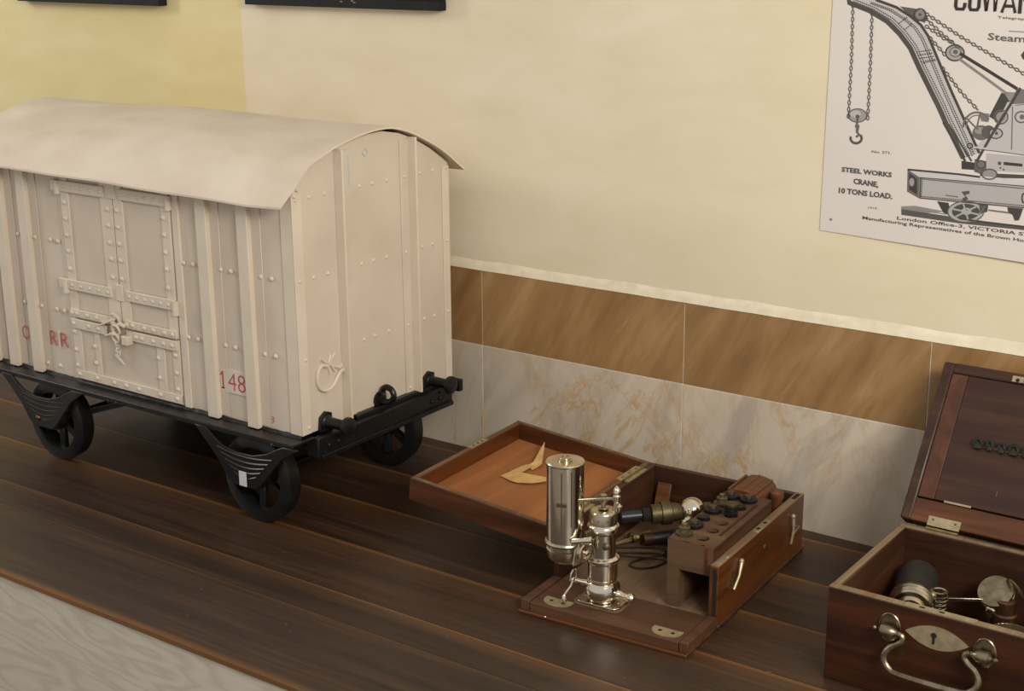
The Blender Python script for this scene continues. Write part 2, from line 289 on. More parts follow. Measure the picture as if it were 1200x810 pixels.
PF=[(0.84,[(254,3870),(296,3667),(641,3554),(940,3400),(1153,3219),(1338,3011),(1501,2721),(1661,2459),(1853,2145),(1982,1909),(2110,1705),(2301,1387),(2540,1488),(2380,1774),(2220,2060),(2059,2347),(1865,2712),(1702,3026),(1605,3208),(1482,3364),(1304,3492),(1068,3619),(746,3718),(620,3876)]),(0.22,[(1124,3633),(1409,3601),(1522,3577),(1585,3473),(1536,3392),(1420,3442),(1274,3517)]),(0.45,[(1529,3519),(1527,3498),(1518,3478),(1503,3463),(1484,3452),(1462,3448),(1439,3451),(1418,3460),(1401,3475),(1389,3494),(1384,3515),(1386,3537),(1395,3556),(1410,3572),(1429,3582),(1452,3586),(1474,3583),(1495,3574),(1512,3559),(1524,3540)]),(0.2,[(1482,3518),(1481,3511),(1478,3504),(1473,3498),(1466,3495),(1458,3493),(1451,3494),(1443,3498),(1437,3503),(1433,3509),(1431,3517),(1432,3524),(1435,3531),(1440,3536),(1447,3540),(1455,3541),(1463,3540),(1470,3537),(1476,3532),(1480,3525)]),(0.66,[(2179,2974),(2176,2939),(2159,2908),(2131,2882),(2094,2864),(2052,2857),(2010,2861),(1970,2875),(1938,2898),(1916,2928),(1907,2962),(1911,2997),(1928,3029),(1956,3054),(1993,3072),(2035,3079),(2077,3075),(2116,3061),(2148,3038),(2170,3008)]),(0.25,[(2089,2983),(2088,2973),(2083,2964),(2075,2957),(2065,2952),(2053,2950),(2041,2951),(2030,2955),(2021,2962),(2015,2970),(2012,2980),(2013,2990),(2018,2999),(2026,3006),(2036,3011),(2048,3013),(2060,3012),(2071,3008),(2080,3002),(2086,2993)]),(0.6,[(692,1930),(686,1899),(667,1869),(636,1845),(595,1827),(549,1819),(503,1821),(460,1833),(426,1853),(403,1880),(394,1910),(399,1942),(419,1972),(450,1996),(491,2013),(537,2021),(583,2019),(625,2008),(660,1988),(682,1961)]),(0.8,[(595,1952),(592,1934),(580,1918),(561,1904),(537,1895),(509,1890),(481,1891),(456,1897),(435,1908),(421,1923),(416,1940),(419,1958),(431,1974),(450,1988),(475,1998),(502,2002),(530,2001),(555,1995),(576,1984),(590,1969)]),(0.2,[(577,1906),(576,1896),(572,1887),(565,1880),(556,1875),(546,1873),(536,1874),(527,1877),(519,1884),(514,1892),(511,1901),(512,1911),(517,1920),(523,1927),(532,1932),(542,1934),(553,1934),(562,1930),(570,1924),(575,1915)]),(0.3,[(590,1753),(588,1745),(583,1736),(574,1729),(562,1724),(549,1722),(536,1723),(524,1726),(515,1731),(508,1739),(505,1747),(507,1756),(513,1765),(521,1772),(533,1777),(546,1779),(559,1778),(571,1775),(581,1770),(587,1762)]),(0.12,[(2798,2417),(2962,2360),(2797,1966),(2642,2048)]),(0.5,[(2823,2431),(3073,2433),(3009,2271),(2928,2293)]),(0.82,[(2898,2280),(3174,2328),(3245,1534),(2464,1566),(2742,1891)]),(0.35,[(3020,2489),(3160,2482),(3178,2281),(2947,2251)]),(0.55,[(2898,2060),(2896,2037),(2888,2015),(2872,1997),(2852,1985),(2829,1980),(2806,1982),(2784,1991),(2766,2006),(2753,2027),(2747,2050),(2749,2073),(2758,2095),(2773,2113),(2793,2125),(2816,2130),(2840,2128),(2862,2119),(2880,2103),(2892,2083)]),(0.3,[(3171,2079),(3171,2067),(3166,2056),(3159,2047),(3149,2041),(3138,2039),(3126,2040),(3115,2044),(3106,2052),(3100,2062),(3097,2074),(3098,2085),(3102,2096),(3110,2105),(3120,2111),(3131,2113),(3143,2112),(3154,2108),(3162,2100),(3169,2090)]),(0.3,[(2676,1807),(2672,1771),(2656,1738),(2628,1710),(2592,1691),(2551,1682),(2509,1685),(2470,1698),(2438,1721),(2416,1752),(2407,1787),(2411,1823),(2427,1856),(2455,1884),(2491,1903),(2532,1911),(2574,1908),(2613,1895),(2644,1872),(2666,1842)]),(0.55,[(2606,1834),(2603,1818),(2593,1803),(2575,1790),(2553,1781),(2527,1777),(2501,1777),(2477,1783),(2458,1793),(2445,1806),(2440,1821),(2442,1837),(2453,1852),(2471,1865),(2493,1874),(2519,1878),(2545,1878),(2568,1872),(2588,1862),(2601,1849)]),(0.22,[(2760,1823),(2758,1791),(2745,1762),(2723,1737),(2694,1721),(2661,1713),(2627,1716),(2596,1728),(2570,1748),(2552,1776),(2544,1807),(2547,1838),(2560,1868),(2582,1892),(2611,1909),(2644,1916),(2678,1913),(2709,1901),(2735,1880),(2752,1853)]),(0.72,[(2860,1811),(2857,1789),(2845,1769),(2826,1752),(2800,1740),(2771,1734),(2741,1736),(2714,1743),(2692,1757),(2676,1776),(2670,1797),(2673,1819),(2685,1839),(2704,1856),(2730,1868),(2759,1873),(2789,1872),(2816,1864),(2838,1850),(2853,1832)]),(0.2,[(2800,1807),(2799,1799),(2796,1791),(2791,1785),(2784,1781),(2777,1779),(2769,1780),(2761,1783),(2755,1788),(2751,1795),(2749,1803),(2750,1811),(2753,1818),(2758,1824),(2765,1828),(2772,1830),(2780,1829),(2788,1826),(2794,1821),(2798,1814)]),(0.4,[(2485,2096),(2645,2090),(2640,1963),(2527,1971)]),(0.78,[(2647,1494),(3249,1493),(3271,1251),(2654,1228)]),(0.1,[(2919,1386),(3203,1382),(3207,1337),(2923,1338)]),(0.2,[(2889,1361),(2888,1352),(2885,1344),(2879,1337),(2872,1332),(2863,1330),(2854,1330),(2846,1334),(2839,1340),(2834,1347),(2832,1356),(2833,1365),(2836,1373),(2842,1380),(2849,1385),(2858,1387),(2867,1386),(2875,1383),(2882,1377),(2887,1370)]),(0.25,[(2895,1291),(2895,1286),(2893,1281),(2890,1277),(2885,1275),(2881,1274),(2876,1274),(2871,1276),(2867,1279),(2865,1283),(2863,1288),(2864,1293),(2866,1298),(2869,1302),(2873,1304),(2878,1305),(2883,1305),(2887,1303),(2891,1300),(2894,1296)]),(0.25,[(2945,1270),(2944,1265),(2942,1260),(2939,1256),(2935,1254),(2930,1252),(2925,1253),(2921,1255),(2917,1258),(2914,1262),(2913,1267),(2913,1272),(2915,1276),(2918,1280),(2923,1283),(2927,1284),(2932,1284),(2937,1282),(2941,1279),(2943,1274)]),(0.1,[(2276,1347),(2499,1334),(2508,1224),(2286,1218)]),(0.25,[(2478,1390),(2657,1373),(2676,1149),(2484,1196)]),(0.7,[(2429,1589),(2428,1576),(2423,1564),(2415,1554),(2404,1547),(2391,1544),(2378,1545),(2366,1550),(2355,1559),(2349,1570),(2345,1583),(2346,1596),(2351,1608),(2360,1618),(2371,1625),(2384,1628),(2397,1627),(2409,1622),(2419,1613),(2426,1602)]),(0.75,[(2462,1511),(2461,1500),(2457,1490),(2450,1482),(2440,1476),(2429,1473),(2418,1474),(2408,1478),(2399,1485),(2393,1495),(2391,1506),(2392,1517),(2396,1527),(2403,1535),(2413,1541),(2423,1544),(2435,1543),(2445,1539),(2453,1532),(2459,1522)]),(0.35,[(2646,1324),(2644,1306),(2636,1289),(2623,1275),(2606,1265),(2586,1260),(2566,1261),(2547,1268),(2532,1280),(2522,1295),(2517,1313),(2519,1331),(2527,1348),(2540,1362),(2557,1371),(2577,1376),(2597,1375),(2615,1368),(2630,1357),(2641,1341)]),(0.15,[(2576,1188),(3274,1219),(3279,1166),(2582,1114)]),(0.55,[(2837,1189),(2833,1165),(2819,1142),(2795,1123),(2764,1109),(2729,1102),(2693,1102),(2660,1110),(2633,1125),(2614,1145),(2607,1168),(2610,1193),(2625,1216),(2649,1235),(2680,1249),(2716,1256),(2751,1255),(2784,1247),(2811,1232),(2829,1212)]),(0.92,[(1429,1135),(2580,1140),(3281,1140),(3289,1045),(1642,1028)]),(0.3,[(1429,1135),(1632,1027),(1642,700),(1444,785)]),(0.1,[(1457,1087),(1593,1000),(1611,751),(1476,821)]),(0.6,[(1552,946),(1552,925),(1547,906),(1539,891),(1529,880),(1516,876),(1503,878),(1491,886),(1481,900),(1474,918),(1471,938),(1471,959),(1476,978),(1484,994),(1494,1004),(1507,1008),(1520,1006),(1532,998),(1542,984),(1549,966)]),(0.74,[(1642,1028),(3289,1045),(3319,721),(1649,704)]),(0.2,[(2308,869),(2437,898),(2441,849),(2377,827),(2431,766),(2352,725),(2332,773),(2380,794)]),(0.5,[(1367,541),(1589,574),(2101,534),(1377,406)]),(0.2,[(1370,497),(2106,468),(2704,433),(3345,433),(3349,381),(2314,374),(1377,406)]),(0.1,[(1939,683),(2124,676),(2179,475),(2053,512)]),(0.72,[(2684,595),(2674,544),(2639,494),(2580,451),(2504,419),(2418,402),(2330,400),(2249,415),(2183,445),(2139,486),(2121,536),(2131,588),(2168,638),(2228,681),(2305,713),(2391,729),(2479,730),(2558,715),(2623,685),(2666,644)]),(0.15,[(2619,589),(2612,549),(2584,511),(2539,479),(2481,455),(2415,441),(2347,440),(2285,451),(2235,474),(2201,505),(2187,543),(2195,583),(2223,621),(2269,653),(2328,677),(2394,690),(2461,691),(2523,680),(2572,657),(2606,626)]),(0.75,[(2492,582),(2490,564),(2480,547),(2463,533),(2442,523),(2418,518),(2394,518),(2371,523),(2353,534),(2340,548),(2335,565),(2338,583),(2348,600),(2364,614),(2385,624),(2409,629),(2434,629),(2456,623),(2474,613),(2487,599)]),(0.1,[(2453,578),(2452,568),(2447,560),(2439,552),(2428,547),(2416,544),(2404,544),(2393,547),(2383,553),(2377,560),(2374,569),(2376,579),(2381,587),(2389,595),(2399,600),(2411,603),(2424,603),(2435,600),(2444,594),(2450,587)]),(0.15,[(2599,718),(2745,716),(2738,601),(2628,557)]),(0.12,[(3035,704),(3273,706),(3250,607),(3226,523),(3164,510),(3124,594),(3059,619)]),(0.74,[(3289,1045),(3905,1054),(3939,703),(3319,721)]),(0.92,[(3281,1140),(3897,1141),(3905,1054),(3289,1045)]),(0.82,[(3177,2297),(3720,2355),(3803,1487),(3245,1534)]),(0.35,[(3160,2482),(3401,2526),(3419,2337),(3177,2297)]),(0.78,[(3249,1493),(3803,1484),(3826,1241),(3271,1251)]),(0.15,[(3274,1219),(3829,1210),(3835,1154),(3279,1166)]),(0.2,[(3345,433),(3966,426),(3971,375),(3349,381)]),(0.72,[(3847,585),(3838,535),(3805,486),(3751,445),(3680,414),(3599,397),(3516,395),(3439,410),(3377,438),(3335,479),(3317,527),(3326,578),(3360,627),(3416,668),(3488,699),(3569,715),(3651,716),(3727,701),(3788,672),(3829,632)]),(0.15,[(3786,578),(3779,540),(3754,503),(3712,472),(3657,448),(3595,435),(3532,434),(3473,445),(3425,467),(3393,497),(3380,534),(3386,572),(3412,609),(3455,641),(3510,664),(3573,677),(3636,678),(3694,667),(3741,645),(3772,614)]),(0.72,[(3706,570),(3703,545),(3687,522),(3662,502),(3629,488),(3591,480),(3552,479),(3517,486),(3488,500),(3468,520),(3460,543),(3464,567),(3480,590),(3506,610),(3539,625),(3577,632),(3615,633),(3650,626),(3679,612),(3698,592)]),(0.1,[(3627,561),(3626,551),(3620,541),(3611,533),(3600,527),(3587,524),(3573,524),(3561,528),(3551,534),(3544,542),(3541,551),(3542,562),(3547,571),(3556,579),(3568,585),(3581,588),(3594,588),(3607,585),(3617,579),(3624,570)])]
PL=[(0.16,26,[(254,3870),(296,3667),(641,3554),(940,3400),(1153,3219),(1338,3011),(1501,2721),(1661,2459),(1853,2145),(1982,1909),(2110,1705),(2301,1387)]),(0.12,14,[(620,3876),(746,3718),(1068,3619),(1304,3492),(1482,3364),(1605,3208),(1702,3026),(1865,2712),(2059,2347),(2220,2060),(2380,1774),(2540,1488)]),(0.3,5,[(360,3690),(703,3577),(1002,3424),(1214,3243),(1399,3035),(1561,2746),(1721,2484),(1912,2170),(2042,1934),(2169,1731),(2360,1414)]),(0.3,5,[(639,3667),(963,3568),(1200,3441),(1379,3313),(1503,3157),(1600,2973),(1763,2659),(1958,2292),(2119,2005),(2280,1718),(2441,1431)]),(0.2,8,[(1757,2302),(1955,1907),(2076,1779),(2274,1384)]),(0.12,6,[(1551,3520),(1549,3492),(1537,3467),(1518,3446),(1492,3432),(1463,3427),(1434,3431),(1406,3443),(1384,3462),(1368,3487),(1361,3515),(1364,3543),(1376,3568),(1395,3588),(1421,3602),(1450,3607),(1480,3603),(1507,3591),(1529,3572),(1545,3547),(1551,3520)]),(0.15,8,[(2185,2974),(2181,2938),(2163,2905),(2134,2878),(2096,2859),(2053,2852),(2008,2855),(1967,2870),(1934,2895),(1911,2926),(1901,2962),(1905,2998),(1923,3032),(1953,3059),(1991,3077),(2034,3084),(2079,3080),(2119,3065),(2152,3041),(2175,3010),(2185,2974)]),(0.3,5,[(2138,2985),(2135,2964),(2124,2944),(2106,2928),(2083,2917),(2056,2913),(2029,2915),(2004,2924),(1983,2938),(1969,2957),(1963,2978),(1966,2999),(1977,3019),(1995,3035),(2018,3046),(2045,3050),(2072,3048),(2097,3039),(2118,3025),(2132,3006),(2138,2985)]),(0.08,16,[(2120,2963),(2572,2726),(3030,2483)]),(0.45,13,[(2113,2884),(2470,2663),(2893,2396)]),(0.2,5,[(698,1931),(692,1897),(672,1866),(640,1840),(597,1822),(550,1814),(502,1816),(457,1828),(421,1849),(397,1877),(388,1910),(393,1944),(414,1975),(447,2001),(489,2019),(537,2027),(585,2025),(629,2013),(664,1991),(688,1963),(698,1931)]),(0.25,12,[(546,1878),(547,1666)]),(0.3,14,[(538,1801),(562,1717),(548,1653)]),(0.2,14,[(610,1615),(624,1599),(632,1579),(635,1559),(631,1538),(621,1519),(605,1502),(585,1489),(562,1481),(538,1478),(514,1481),(492,1489),(473,1502),(459,1518),(450,1538),(448,1558),(452,1579)]),(0.22,13,[(547,1659),(592,1620),(540,1578)]),(0.3,5,[(1552,2791),(1758,2846)]),(0.15,14,[(3072,2502),(2947,2251),(2744,1860),(2513,1361)]),(0.25,8,[(2923,2062),(2921,2030),(2909,2002),(2889,1978),(2862,1962),(2831,1954),(2800,1957),(2771,1970),(2746,1990),(2730,2017),(2722,2048),(2724,2079),(2736,2108),(2757,2132),(2784,2148),(2814,2155),(2846,2152),(2875,2140),(2899,2119),(2916,2092),(2923,2062)]),(0.25,7,[(3218,2082),(3215,2056),(3204,2033),(3185,2014),(3161,2000),(3132,1995),(3103,1996),(3076,2006),(3054,2023),(3039,2044),(3032,2069),(3035,2094),(3046,2118),(3065,2137),(3090,2150),(3118,2156),(3147,2154),(3174,2144),(3196,2128),(3211,2106),(3218,2082)]),(0.3,5,[(2981,2222),(3022,1579)]),(0.35,4,[(3020,2240),(3179,2272)]),(0.3,10,[(2261,1857),(2261,1890),(2265,1923),(2273,1955),(2286,1985),(2302,2013),(2322,2037),(2346,2058),(2371,2076),(2399,2088),(2428,2097),(2458,2100),(2489,2099),(2519,2092),(2547,2082),(2575,2067),(2600,2047),(2622,2024),(2641,1998)]),(0.35,6,[(2310,1860),(2310,1887),(2313,1914),(2319,1939),(2328,1963),(2341,1986),(2356,2005),(2374,2022),(2394,2036),(2415,2046),(2437,2053),(2461,2056),(2484,2055),(2507,2050),(2529,2041),(2550,2028),(2570,2013),(2587,1994),(2602,1973)]),(0.3,8,[(2281,2018),(2490,1841)]),(0.3,8,[(2502,2081),(2471,1872)]),(0.15,6,[(2866,1811),(2863,1788),(2851,1766),(2830,1747),(2802,1734),(2772,1728),(2740,1729),(2711,1738),(2687,1753),(2671,1773),(2664,1796),(2667,1820),(2679,1842),(2700,1861),(2728,1874),(2759,1880),(2790,1878),(2819,1870),(2843,1854),(2859,1834),(2866,1811)]),(0.85,9,[(2447,1571),(2802,1561),(3245,1537)]),(0.25,4,[(2449,1546),(2804,1536),(3247,1512)]),(0.12,12,[(1945,1915),(2225,1499),(2335,1346)]),(0.15,10,[(2029,1888),(2432,1354)]),(0.1,7,[(2426,1589),(2425,1577),(2421,1566),(2413,1557),(2402,1550),(2391,1548),(2378,1549),(2367,1553),(2358,1561),(2352,1571),(2349,1583),(2350,1595),(2354,1606),(2362,1615),(2373,1622),(2384,1624),(2397,1624),(2408,1619),(2417,1611),(2423,1601),(2426,1589)]),(0.12,5,[(2646,1324),(2644,1306),(2636,1289),(2623,1275),(2606,1265),(2586,1260),(2566,1261),(2547,1268),(2532,1280),(2522,1295),(2517,1313),(2519,1331),(2527,1348),(2540,1362),(2557,1371),(2577,1376),(2597,1375),(2615,1368),(2630,1357),(2641,1341),(2646,1324)]),(0.2,7,[(2837,1189),(2833,1165),(2819,1142),(2795,1123),(2764,1109),(2729,1102),(2693,1102),(2660,1110),(2633,1125),(2614,1145),(2607,1168),(2610,1193),(2625,1216),(2649,1235),(2680,1249),(2716,1256),(2751,1255),(2784,1247),(2811,1232),(2829,1212),(2837,1189)]),(0.1,10,[(1429,1135),(2253,1136),(2581,1124)]),(0.15,5,[(1632,1027),(3289,1048)]),(0.15,6,[(1649,704),(3319,721)]),(0.15,7,[(1649,1022),(1659,705)]),(0.15,8,[(3293,869),(3293,848),(3292,828),(3288,812),(3281,801),(3274,797),(3266,799),(3258,809),(3251,824),(3246,843),(3243,864),(3242,886),(3244,906),(3248,922),(3254,933),(3262,937),(3270,934),(3277,925),(3284,910),(3290,891),(3293,869)]),(0.12,10,[(2308,449),(2736,437),(3345,433)]),(0.45,5,[(1386,519),(2104,494)]),(0.25,6,[(2684,595),(2674,544),(2639,494),(2580,451),(2504,419),(2418,402),(2330,400),(2249,415),(2183,445),(2139,486),(2121,536),(2131,588),(2168,638),(2228,681),(2305,713),(2391,729),(2479,730),(2558,715),(2623,685),(2666,644),(2684,595)]),(0.7,9,[(2404,566),(2604,545)]),(0.7,9,[(2404,566),(2450,450)]),(0.7,9,[(2404,566),(2250,470)]),(0.7,9,[(2404,566),(2203,587)]),(0.7,9,[(2404,566),(2359,681)]),(0.7,9,[(2404,566),(2558,660)]),(0.3,8,[(2628,557),(2698,695)]),(0.3,8,[(2752,629),(3074,621)]),(0.15,6,[(3289,1048),(3905,1054),(3939,703),(3319,721)]),(0.2,6,[(3177,2297),(3720,2355),(3803,1487)]),(0.5,5,[(2828,3318),(3119,3314)])]
PC=[[(363,3628),(391,2751),(391,1854)],[(687,3514),(709,2765),(721,1848)],[(1568,3526),(2157,3189),(2661,2934),(3182,2673),(3453,2532)],[(1559,3459),(1824,3243),(2085,3062)],[(1581,3341),(1857,3178),(1999,3117)],[(1650,3170),(1889,2940)],[(1878,2726),(2194,2381),(2488,2118)]]
PD=[[(394,3713),(736,3599),(1035,3446),(1247,3265),(1431,3057),(1593,2769),(1752,2507),(1944,2194),(2073,1958),(2200,1755),(2391,1438)],[(673,3679),(997,3579),(1233,3452),(1412,3324),(1535,3169),(1633,2985),(1796,2671),(1991,2305),(2151,2018),(2312,1731),(2473,1445)],[(1141,3385),(1263,3477)],[(1233,3289),(1354,3386)],[(1455,2956),(1677,2998)],[(1481,2909),(1697,2951)],[(1507,2862),(1717,2903)],[(1533,2814),(1737,2856)],[(3063,2458),(2936,2204),(2762,1845)],[(1677,1008),(3292,1014)],[(1687,732),(3316,753)],[(1677,1008),(1681,724)],[(2081,791),(2281,784)],[(3308,1009),(3885,1014)],[(3331,754),(3911,738)]]
PT=[('COWAN', (1990, 3600), (3031, 3574), 335, 0.2), ('Telegraph', (2644, 3488), (3105, 3470), 46, 0.35), ('Steam', (2527, 3179), (3082, 3160), 105, 0.25), ('STEEL WORKS', (326, 998), (1178, 985), 82, 0.2), ('CRANE,', (539, 829), (964, 809), 86, 0.2), ('10 TONS LOAD.', (297, 654), (1211, 643), 87, 0.2), ('No. 271.', (820, 1349), (1147, 1353), 40, 0.3), ('1910', (816, 448), (966, 453), 30, 0.4), ('London Office-3, VICTORIA ST', (1312, 324), (3409, 295), 52, 0.15), ('Manufacturing Representatives of the Brown Hoist', (732, 267), (3458, 195), 50, 0.15), ('8', (163, 176), (209, 179), 42, 0.3), ('C', (3038, 2895), (3273, 2892), 173, 0.12)]
# ================================================================== SETTING
def struct(o): o['kind'] = 'structure'; return o
XL, XR = -2.7, 2.1
wall = struct(MB().box(XL, XR, .004, .12, -.75, 1.9).build('wall_back', M['wall'], smooth=0))
MB().box(XL, XR, .0012, .006, 0, .377).build('grout', M['grout'], wall, smooth=0)
for i in range(-5, 4):
    x0 = -.284 + i * .45
    MB().box(x0 + .0008, x0 + .4492, 0, .008, .2248, .376).build('brown_tile', M['brown'], wall, smooth=0, bevel=.0008, seg=1)
    MB().box(x0 + .0008, x0 + .4492, 0, .008, .0005, .2236).build('marble_tile', M['marble'], wall, smooth=0, bevel=.0008, seg=1)
b = MB(); prof = []
xs = [XL + (XR - XL) * i / 240 for i in range(241)]
rows = []
for x in xs:
    j = .0007 * math.sin(x * 37) * math.sin(x * 11 + 1) + random.uniform(-.0003, .0003); rows.append(b.verts([(x, .009, .376), (x, -.0012, .3762 + j * .3), (x, .0012, .384 + j), (x, .0037, .395 + j * 2), (x, .009, .397)]))
for A, B in zip(rows, rows[1:]):
    for k in range(4): b.face([A[k], A[k + 1], B[k + 1], B[k]])
struct(b.build('trim_1', M['plaster'], smooth=60))
struct(MB().box(XL, XR, -3.6, .12, -.80, -.752).build('floor', M['concrete'], smooth=0))

# ------------------------------------------------------------------ the display bench
bench = thing('display_bench', 'long bench topped with dark brown laminate planks along the tiled wall', 'bench', (-.3, -.45, -.752))
for y1, y0 in ((-.0005, -.0275), (-.0285, -.1825), (-.1835, -.3375), (-.3385, -.4925), (-.4935, -.6475), (-.6485, -.7235), (-.7245, -.913)):
    MB().box(XL, XR, y0, y1, -.008, 0).build('plank', M['plank'] if y0 > -.9 else M['nosing'], bench, smooth=0)
MB().box(XL, XR, -.906, -.02, -.03, -.0085).build('substrate', M['mahogdark'], bench, smooth=0)
MB().box(XL, XR, -.909, -.89, -.752, -.0085).build('front_panel', M['ash'], bench, smooth=0, label='pale grey ash laminate front')
MB().box(XL, XR, -.04, -.02, -.752, -.03).build('back_panel', M['ash'], bench, smooth=0)

# ------------------------------------------------------------------ picture frames on the wall
def picture(x0, x1, z0, label):
    f = thing('picture_frame', label, 'picture', ((x0 + x1) / 2, .004, z0), group=None)
    z1 = z0 + .42
    for a in ((x0, x1, z0, z0 + .018), (x0, x1, z1 - .018, z1), (x0, x0 + .018, z0 + .018, z1 - .018), (x1 - .018, x1, z0 + .018, z1 - .018)):
        MB().box(a[0], a[1], -.020, .004, a[2], a[3]).build('frame_bar', M['framew'], f, bevel=.0015)
    MB().box(x0 + .018, x1 - .018, -.010, .003, z0 + .018, z1 - .018).build('picture_panel', M['framew'], f, smooth=0)
    return f
picture(-1.630, -1.136, .858, 'black picture frame on the yellower wall, left of the two, lower edge showing')
f2 = picture(-.873, -.362, .868, 'black picture frame on the paler wall right of the paint edge, lower edge showing')
b = MB()
for x, z in ((-.622, .884), (-.608, .880), (-.600, .885), (-.580, .882), (-.574, .879)): b.box(x, x + .006, -.0205, -.0198, z - .001, z + .0012)
b.build('gilt_mark', M['brass'], f2, smooth=0, label='small yellow marks on the frame')

# ================================================================== THE MODEL WAGON
wag = thing('model_goods_wagon', 'large cream model of a covered goods wagon with arched roof on black spoked wheels', 'model wagon', (-.745, -.28, 0))
WX0, WX1, YF, YB, ZB = -1.18, -.309, -.49, -.07, .173
arc = [(-.49, .602), (-.456, .629), (-.42, .647), (-.383, .661), (-.321, .673), (-.257, .675), (-.21, .666), (-.17, .652), (-.122, .628), (-.087, .606), (-.07, .594)]
fx = lambda u, v, d: (d, u, v)
body = MB().prism([(YF, ZB), (YB, ZB)] + arc[::-1], fx, WX0, WX1).build('body', M['cream'], wag, smooth=20)
# roof sheet
ro = [Vector((y, z, 0)) for y, z in ((-.530, .5815), (-.492, .611), (-.456, .641), (-.42, .655), (-.383, .667), (-.321, .6785), (-.257, .6815), (-.21, .673), (-.17, .6585), (-.122, .636), (-.087, .6155), (-.058, .595), (-.034, .579))]
rs = spline(ro, 3); NX = 60; b = MB(); top = []; bot = []
for i in range(NX + 1):
    x = -1.203 + (-.296 + 1.203) * i / NX; A = []; Bm = []
    for k, p in enumerate(rs):
        e = abs(k / (len(rs) - 1) - .5) * 2
        dz = .0035 * math.sin(x * 9 + k * .13) * (1 - e) + .0008 * math.sin(x * 23 + k * .4) * e ** 3 + .003 * math.sin(k * .5 + x * 5)
        end = max(0, 1 - (NX - i) / 5); dz *= (1 - end) * .9 + .1
        A.append((x, p.x, p.y + dz + .0015)); Bm.append((x, p.x, p.y + dz - .0022))
    top.append(b.verts(A)); bot.append(b.verts(Bm))
n = len(rs)
for i in range(NX):
    for k in range(n - 1):
        b.face([top[i][k], top[i + 1][k], top[i + 1][k + 1], top[i][k + 1]]); b.face([bot[i][k], bot[i][k + 1], bot[i + 1][k + 1], bot[i + 1][k]])
    for k in (0, n - 1): b.face([top[i][k], bot[i][k], bot[i + 1][k], top[i + 1][k]])
for i in (0, NX):
    for k in range(n - 1): b.face([top[i][k], top[i][k + 1], bot[i][k + 1], bot[i][k]])
b.build('roof', M['canvas'], wag, smooth=50, label='arched canvas covered roof')
# ribs on the long side facing us: raised web and base flange
def rib_side(x, w=.025, fl=.022, zt=.598):
    r = MB().box(x, x + w, YF - .012, YF, ZB - .003, zt).build('rib', M['creamlight'], wag, bevel=.0012)
    MB().box(x - .004, x + w + fl, YF - .0022, YF - .0001, ZB + .002, zt - .002).build('rib_flange', M['cream'], r, bevel=.0008, seg=1)
for x in (-.532, -.431, -1.034, -1.110, -1.174): rib_side(x, .026)
MB().box(-.335, WX1 + .002, YF - .0025, YF, ZB, .602).build('corner_angle', M['creamlight'], wag, bevel=.0008)
MB().box(WX1, WX1 + .0022, YF - .0025, YF + .022, ZB, .60).build('corner_angle', M['creamlight'], wag, bevel=.0008)
MB().box(WX1, WX1 + .0022, -.089, YB + .001, ZB, .590).build('corner_angle', M['creamlight'], wag, bevel=.0008)
# ribs on the end
def rib_end(y, zt, fl0, fl1):
    r = MB().box(WX1, WX1 + .0195, y, y + .005, ZB + .002, zt).build('rib', M['creamlight'], wag, bevel=.001)
    MB().box(WX1, WX1 + .0022, fl0, fl1, ZB + .002, zt - .004).build('rib_flange', M['cream'], r, bevel=.0006, seg=1)
rib_end(-.384, .659, -.382, -.350); rib_end(-.187, .657, -.210, -.187)
# doors
def leaf(x0, x1, s0, s1, name, label):
    d = MB().box(x0, x1, YF - .004, YF, .302, .578).build(name, M['cream'], wag, bevel=.001, label=label)
    for a, c in ((x0, x0 + s0), (x1 - s1, x1)):
        MB().box(a, c, YF - .0068, YF - .0038, .303, .577).build('door_strip', M['creamlight'], d, bevel=.0008)
    return d
dl = leaf(-.905, -.7575, .023, .033, 'door_leaf', 'left upper door leaf with riveted straps')
dr = leaf(-.7545, -.604, .026, .022, 'door_leaf', 'right upper door leaf with riveted straps')
dw = MB().box(-.905, -.604, YF - .004, YF, .176, .2995).build('drop_door', M['cream'], wag, bevel=.001, label='lower drop door with riveted straps')
for a, c in ((-.905, -.881), (-.842, -.827), (-.665, -.644), (-.622, -.604)):
    MB().box(a, c, YF - .0068, YF - .0038, .178, .298).build('door_strip', M['creamlight'], dw, bevel=.0008)
MB().box(-.905, -.604, YF - .0072, YF - .0038, .177, .194).build('door_strip', M['creamlight'], dw, bevel=.0008)
for d, x0, x1 in ((dl, -.928, -.776), (dr, -.734, -.604)):
    for z0, z1 in ((.546, .567), (.356, .376)):
        MB().box(x0, x1, YF - .0105, YF - .006, z0, z1).build('hinge_strap', M['creamlight'], d, bevel=.0012)
    hx = -.909 if d is dl else -.602
    for z in (.36, .553): MB().cyl((hx, YF - .009, z - .012), (hx, YF - .009, z + .014), .0062, n=10).build('hinge_knuckle', M['creamlight'], d)
    MB().box(x0 + .025 if d is dl else x0 - .012, x1, YF - .0105, YF - .006, .3025, .318).build('lock_bar', M['creamlight'], d, bevel=.0012)
for x0, x1 in ((-.903, -.80), (-.742, -.605)): MB().box(x0, x1, YF - .0105, YF - .006, .2795, .2985).build('lock_bar', M['creamlight'], dw, bevel=.0012)
MB().box(-.745, -.728, YF - .022, YF - .006, .272, .290).build('latch_block', M['creamlight'], dw, bevel=.002)
MB().box(-.766, -.746, YF - .0085, YF - .004, .352, .384).build('meeting_plate', M['creamlight'], dl, bevel=.001)
MB().box(-.772, -.744, YF - .0085, YF - .004, .545, .578).build('meeting_plate', M['creamlight'], dl, bevel=.001)
MB().box(-.600, -.583, YF - .005, YF, ZB, .59).build('door_post', M['creamlight'], wag, bevel=.001)
MB().box(-.918, -.907, YF - .003, YF, ZB, .59).build('door_post', M['cream'], wag, bevel=.001)
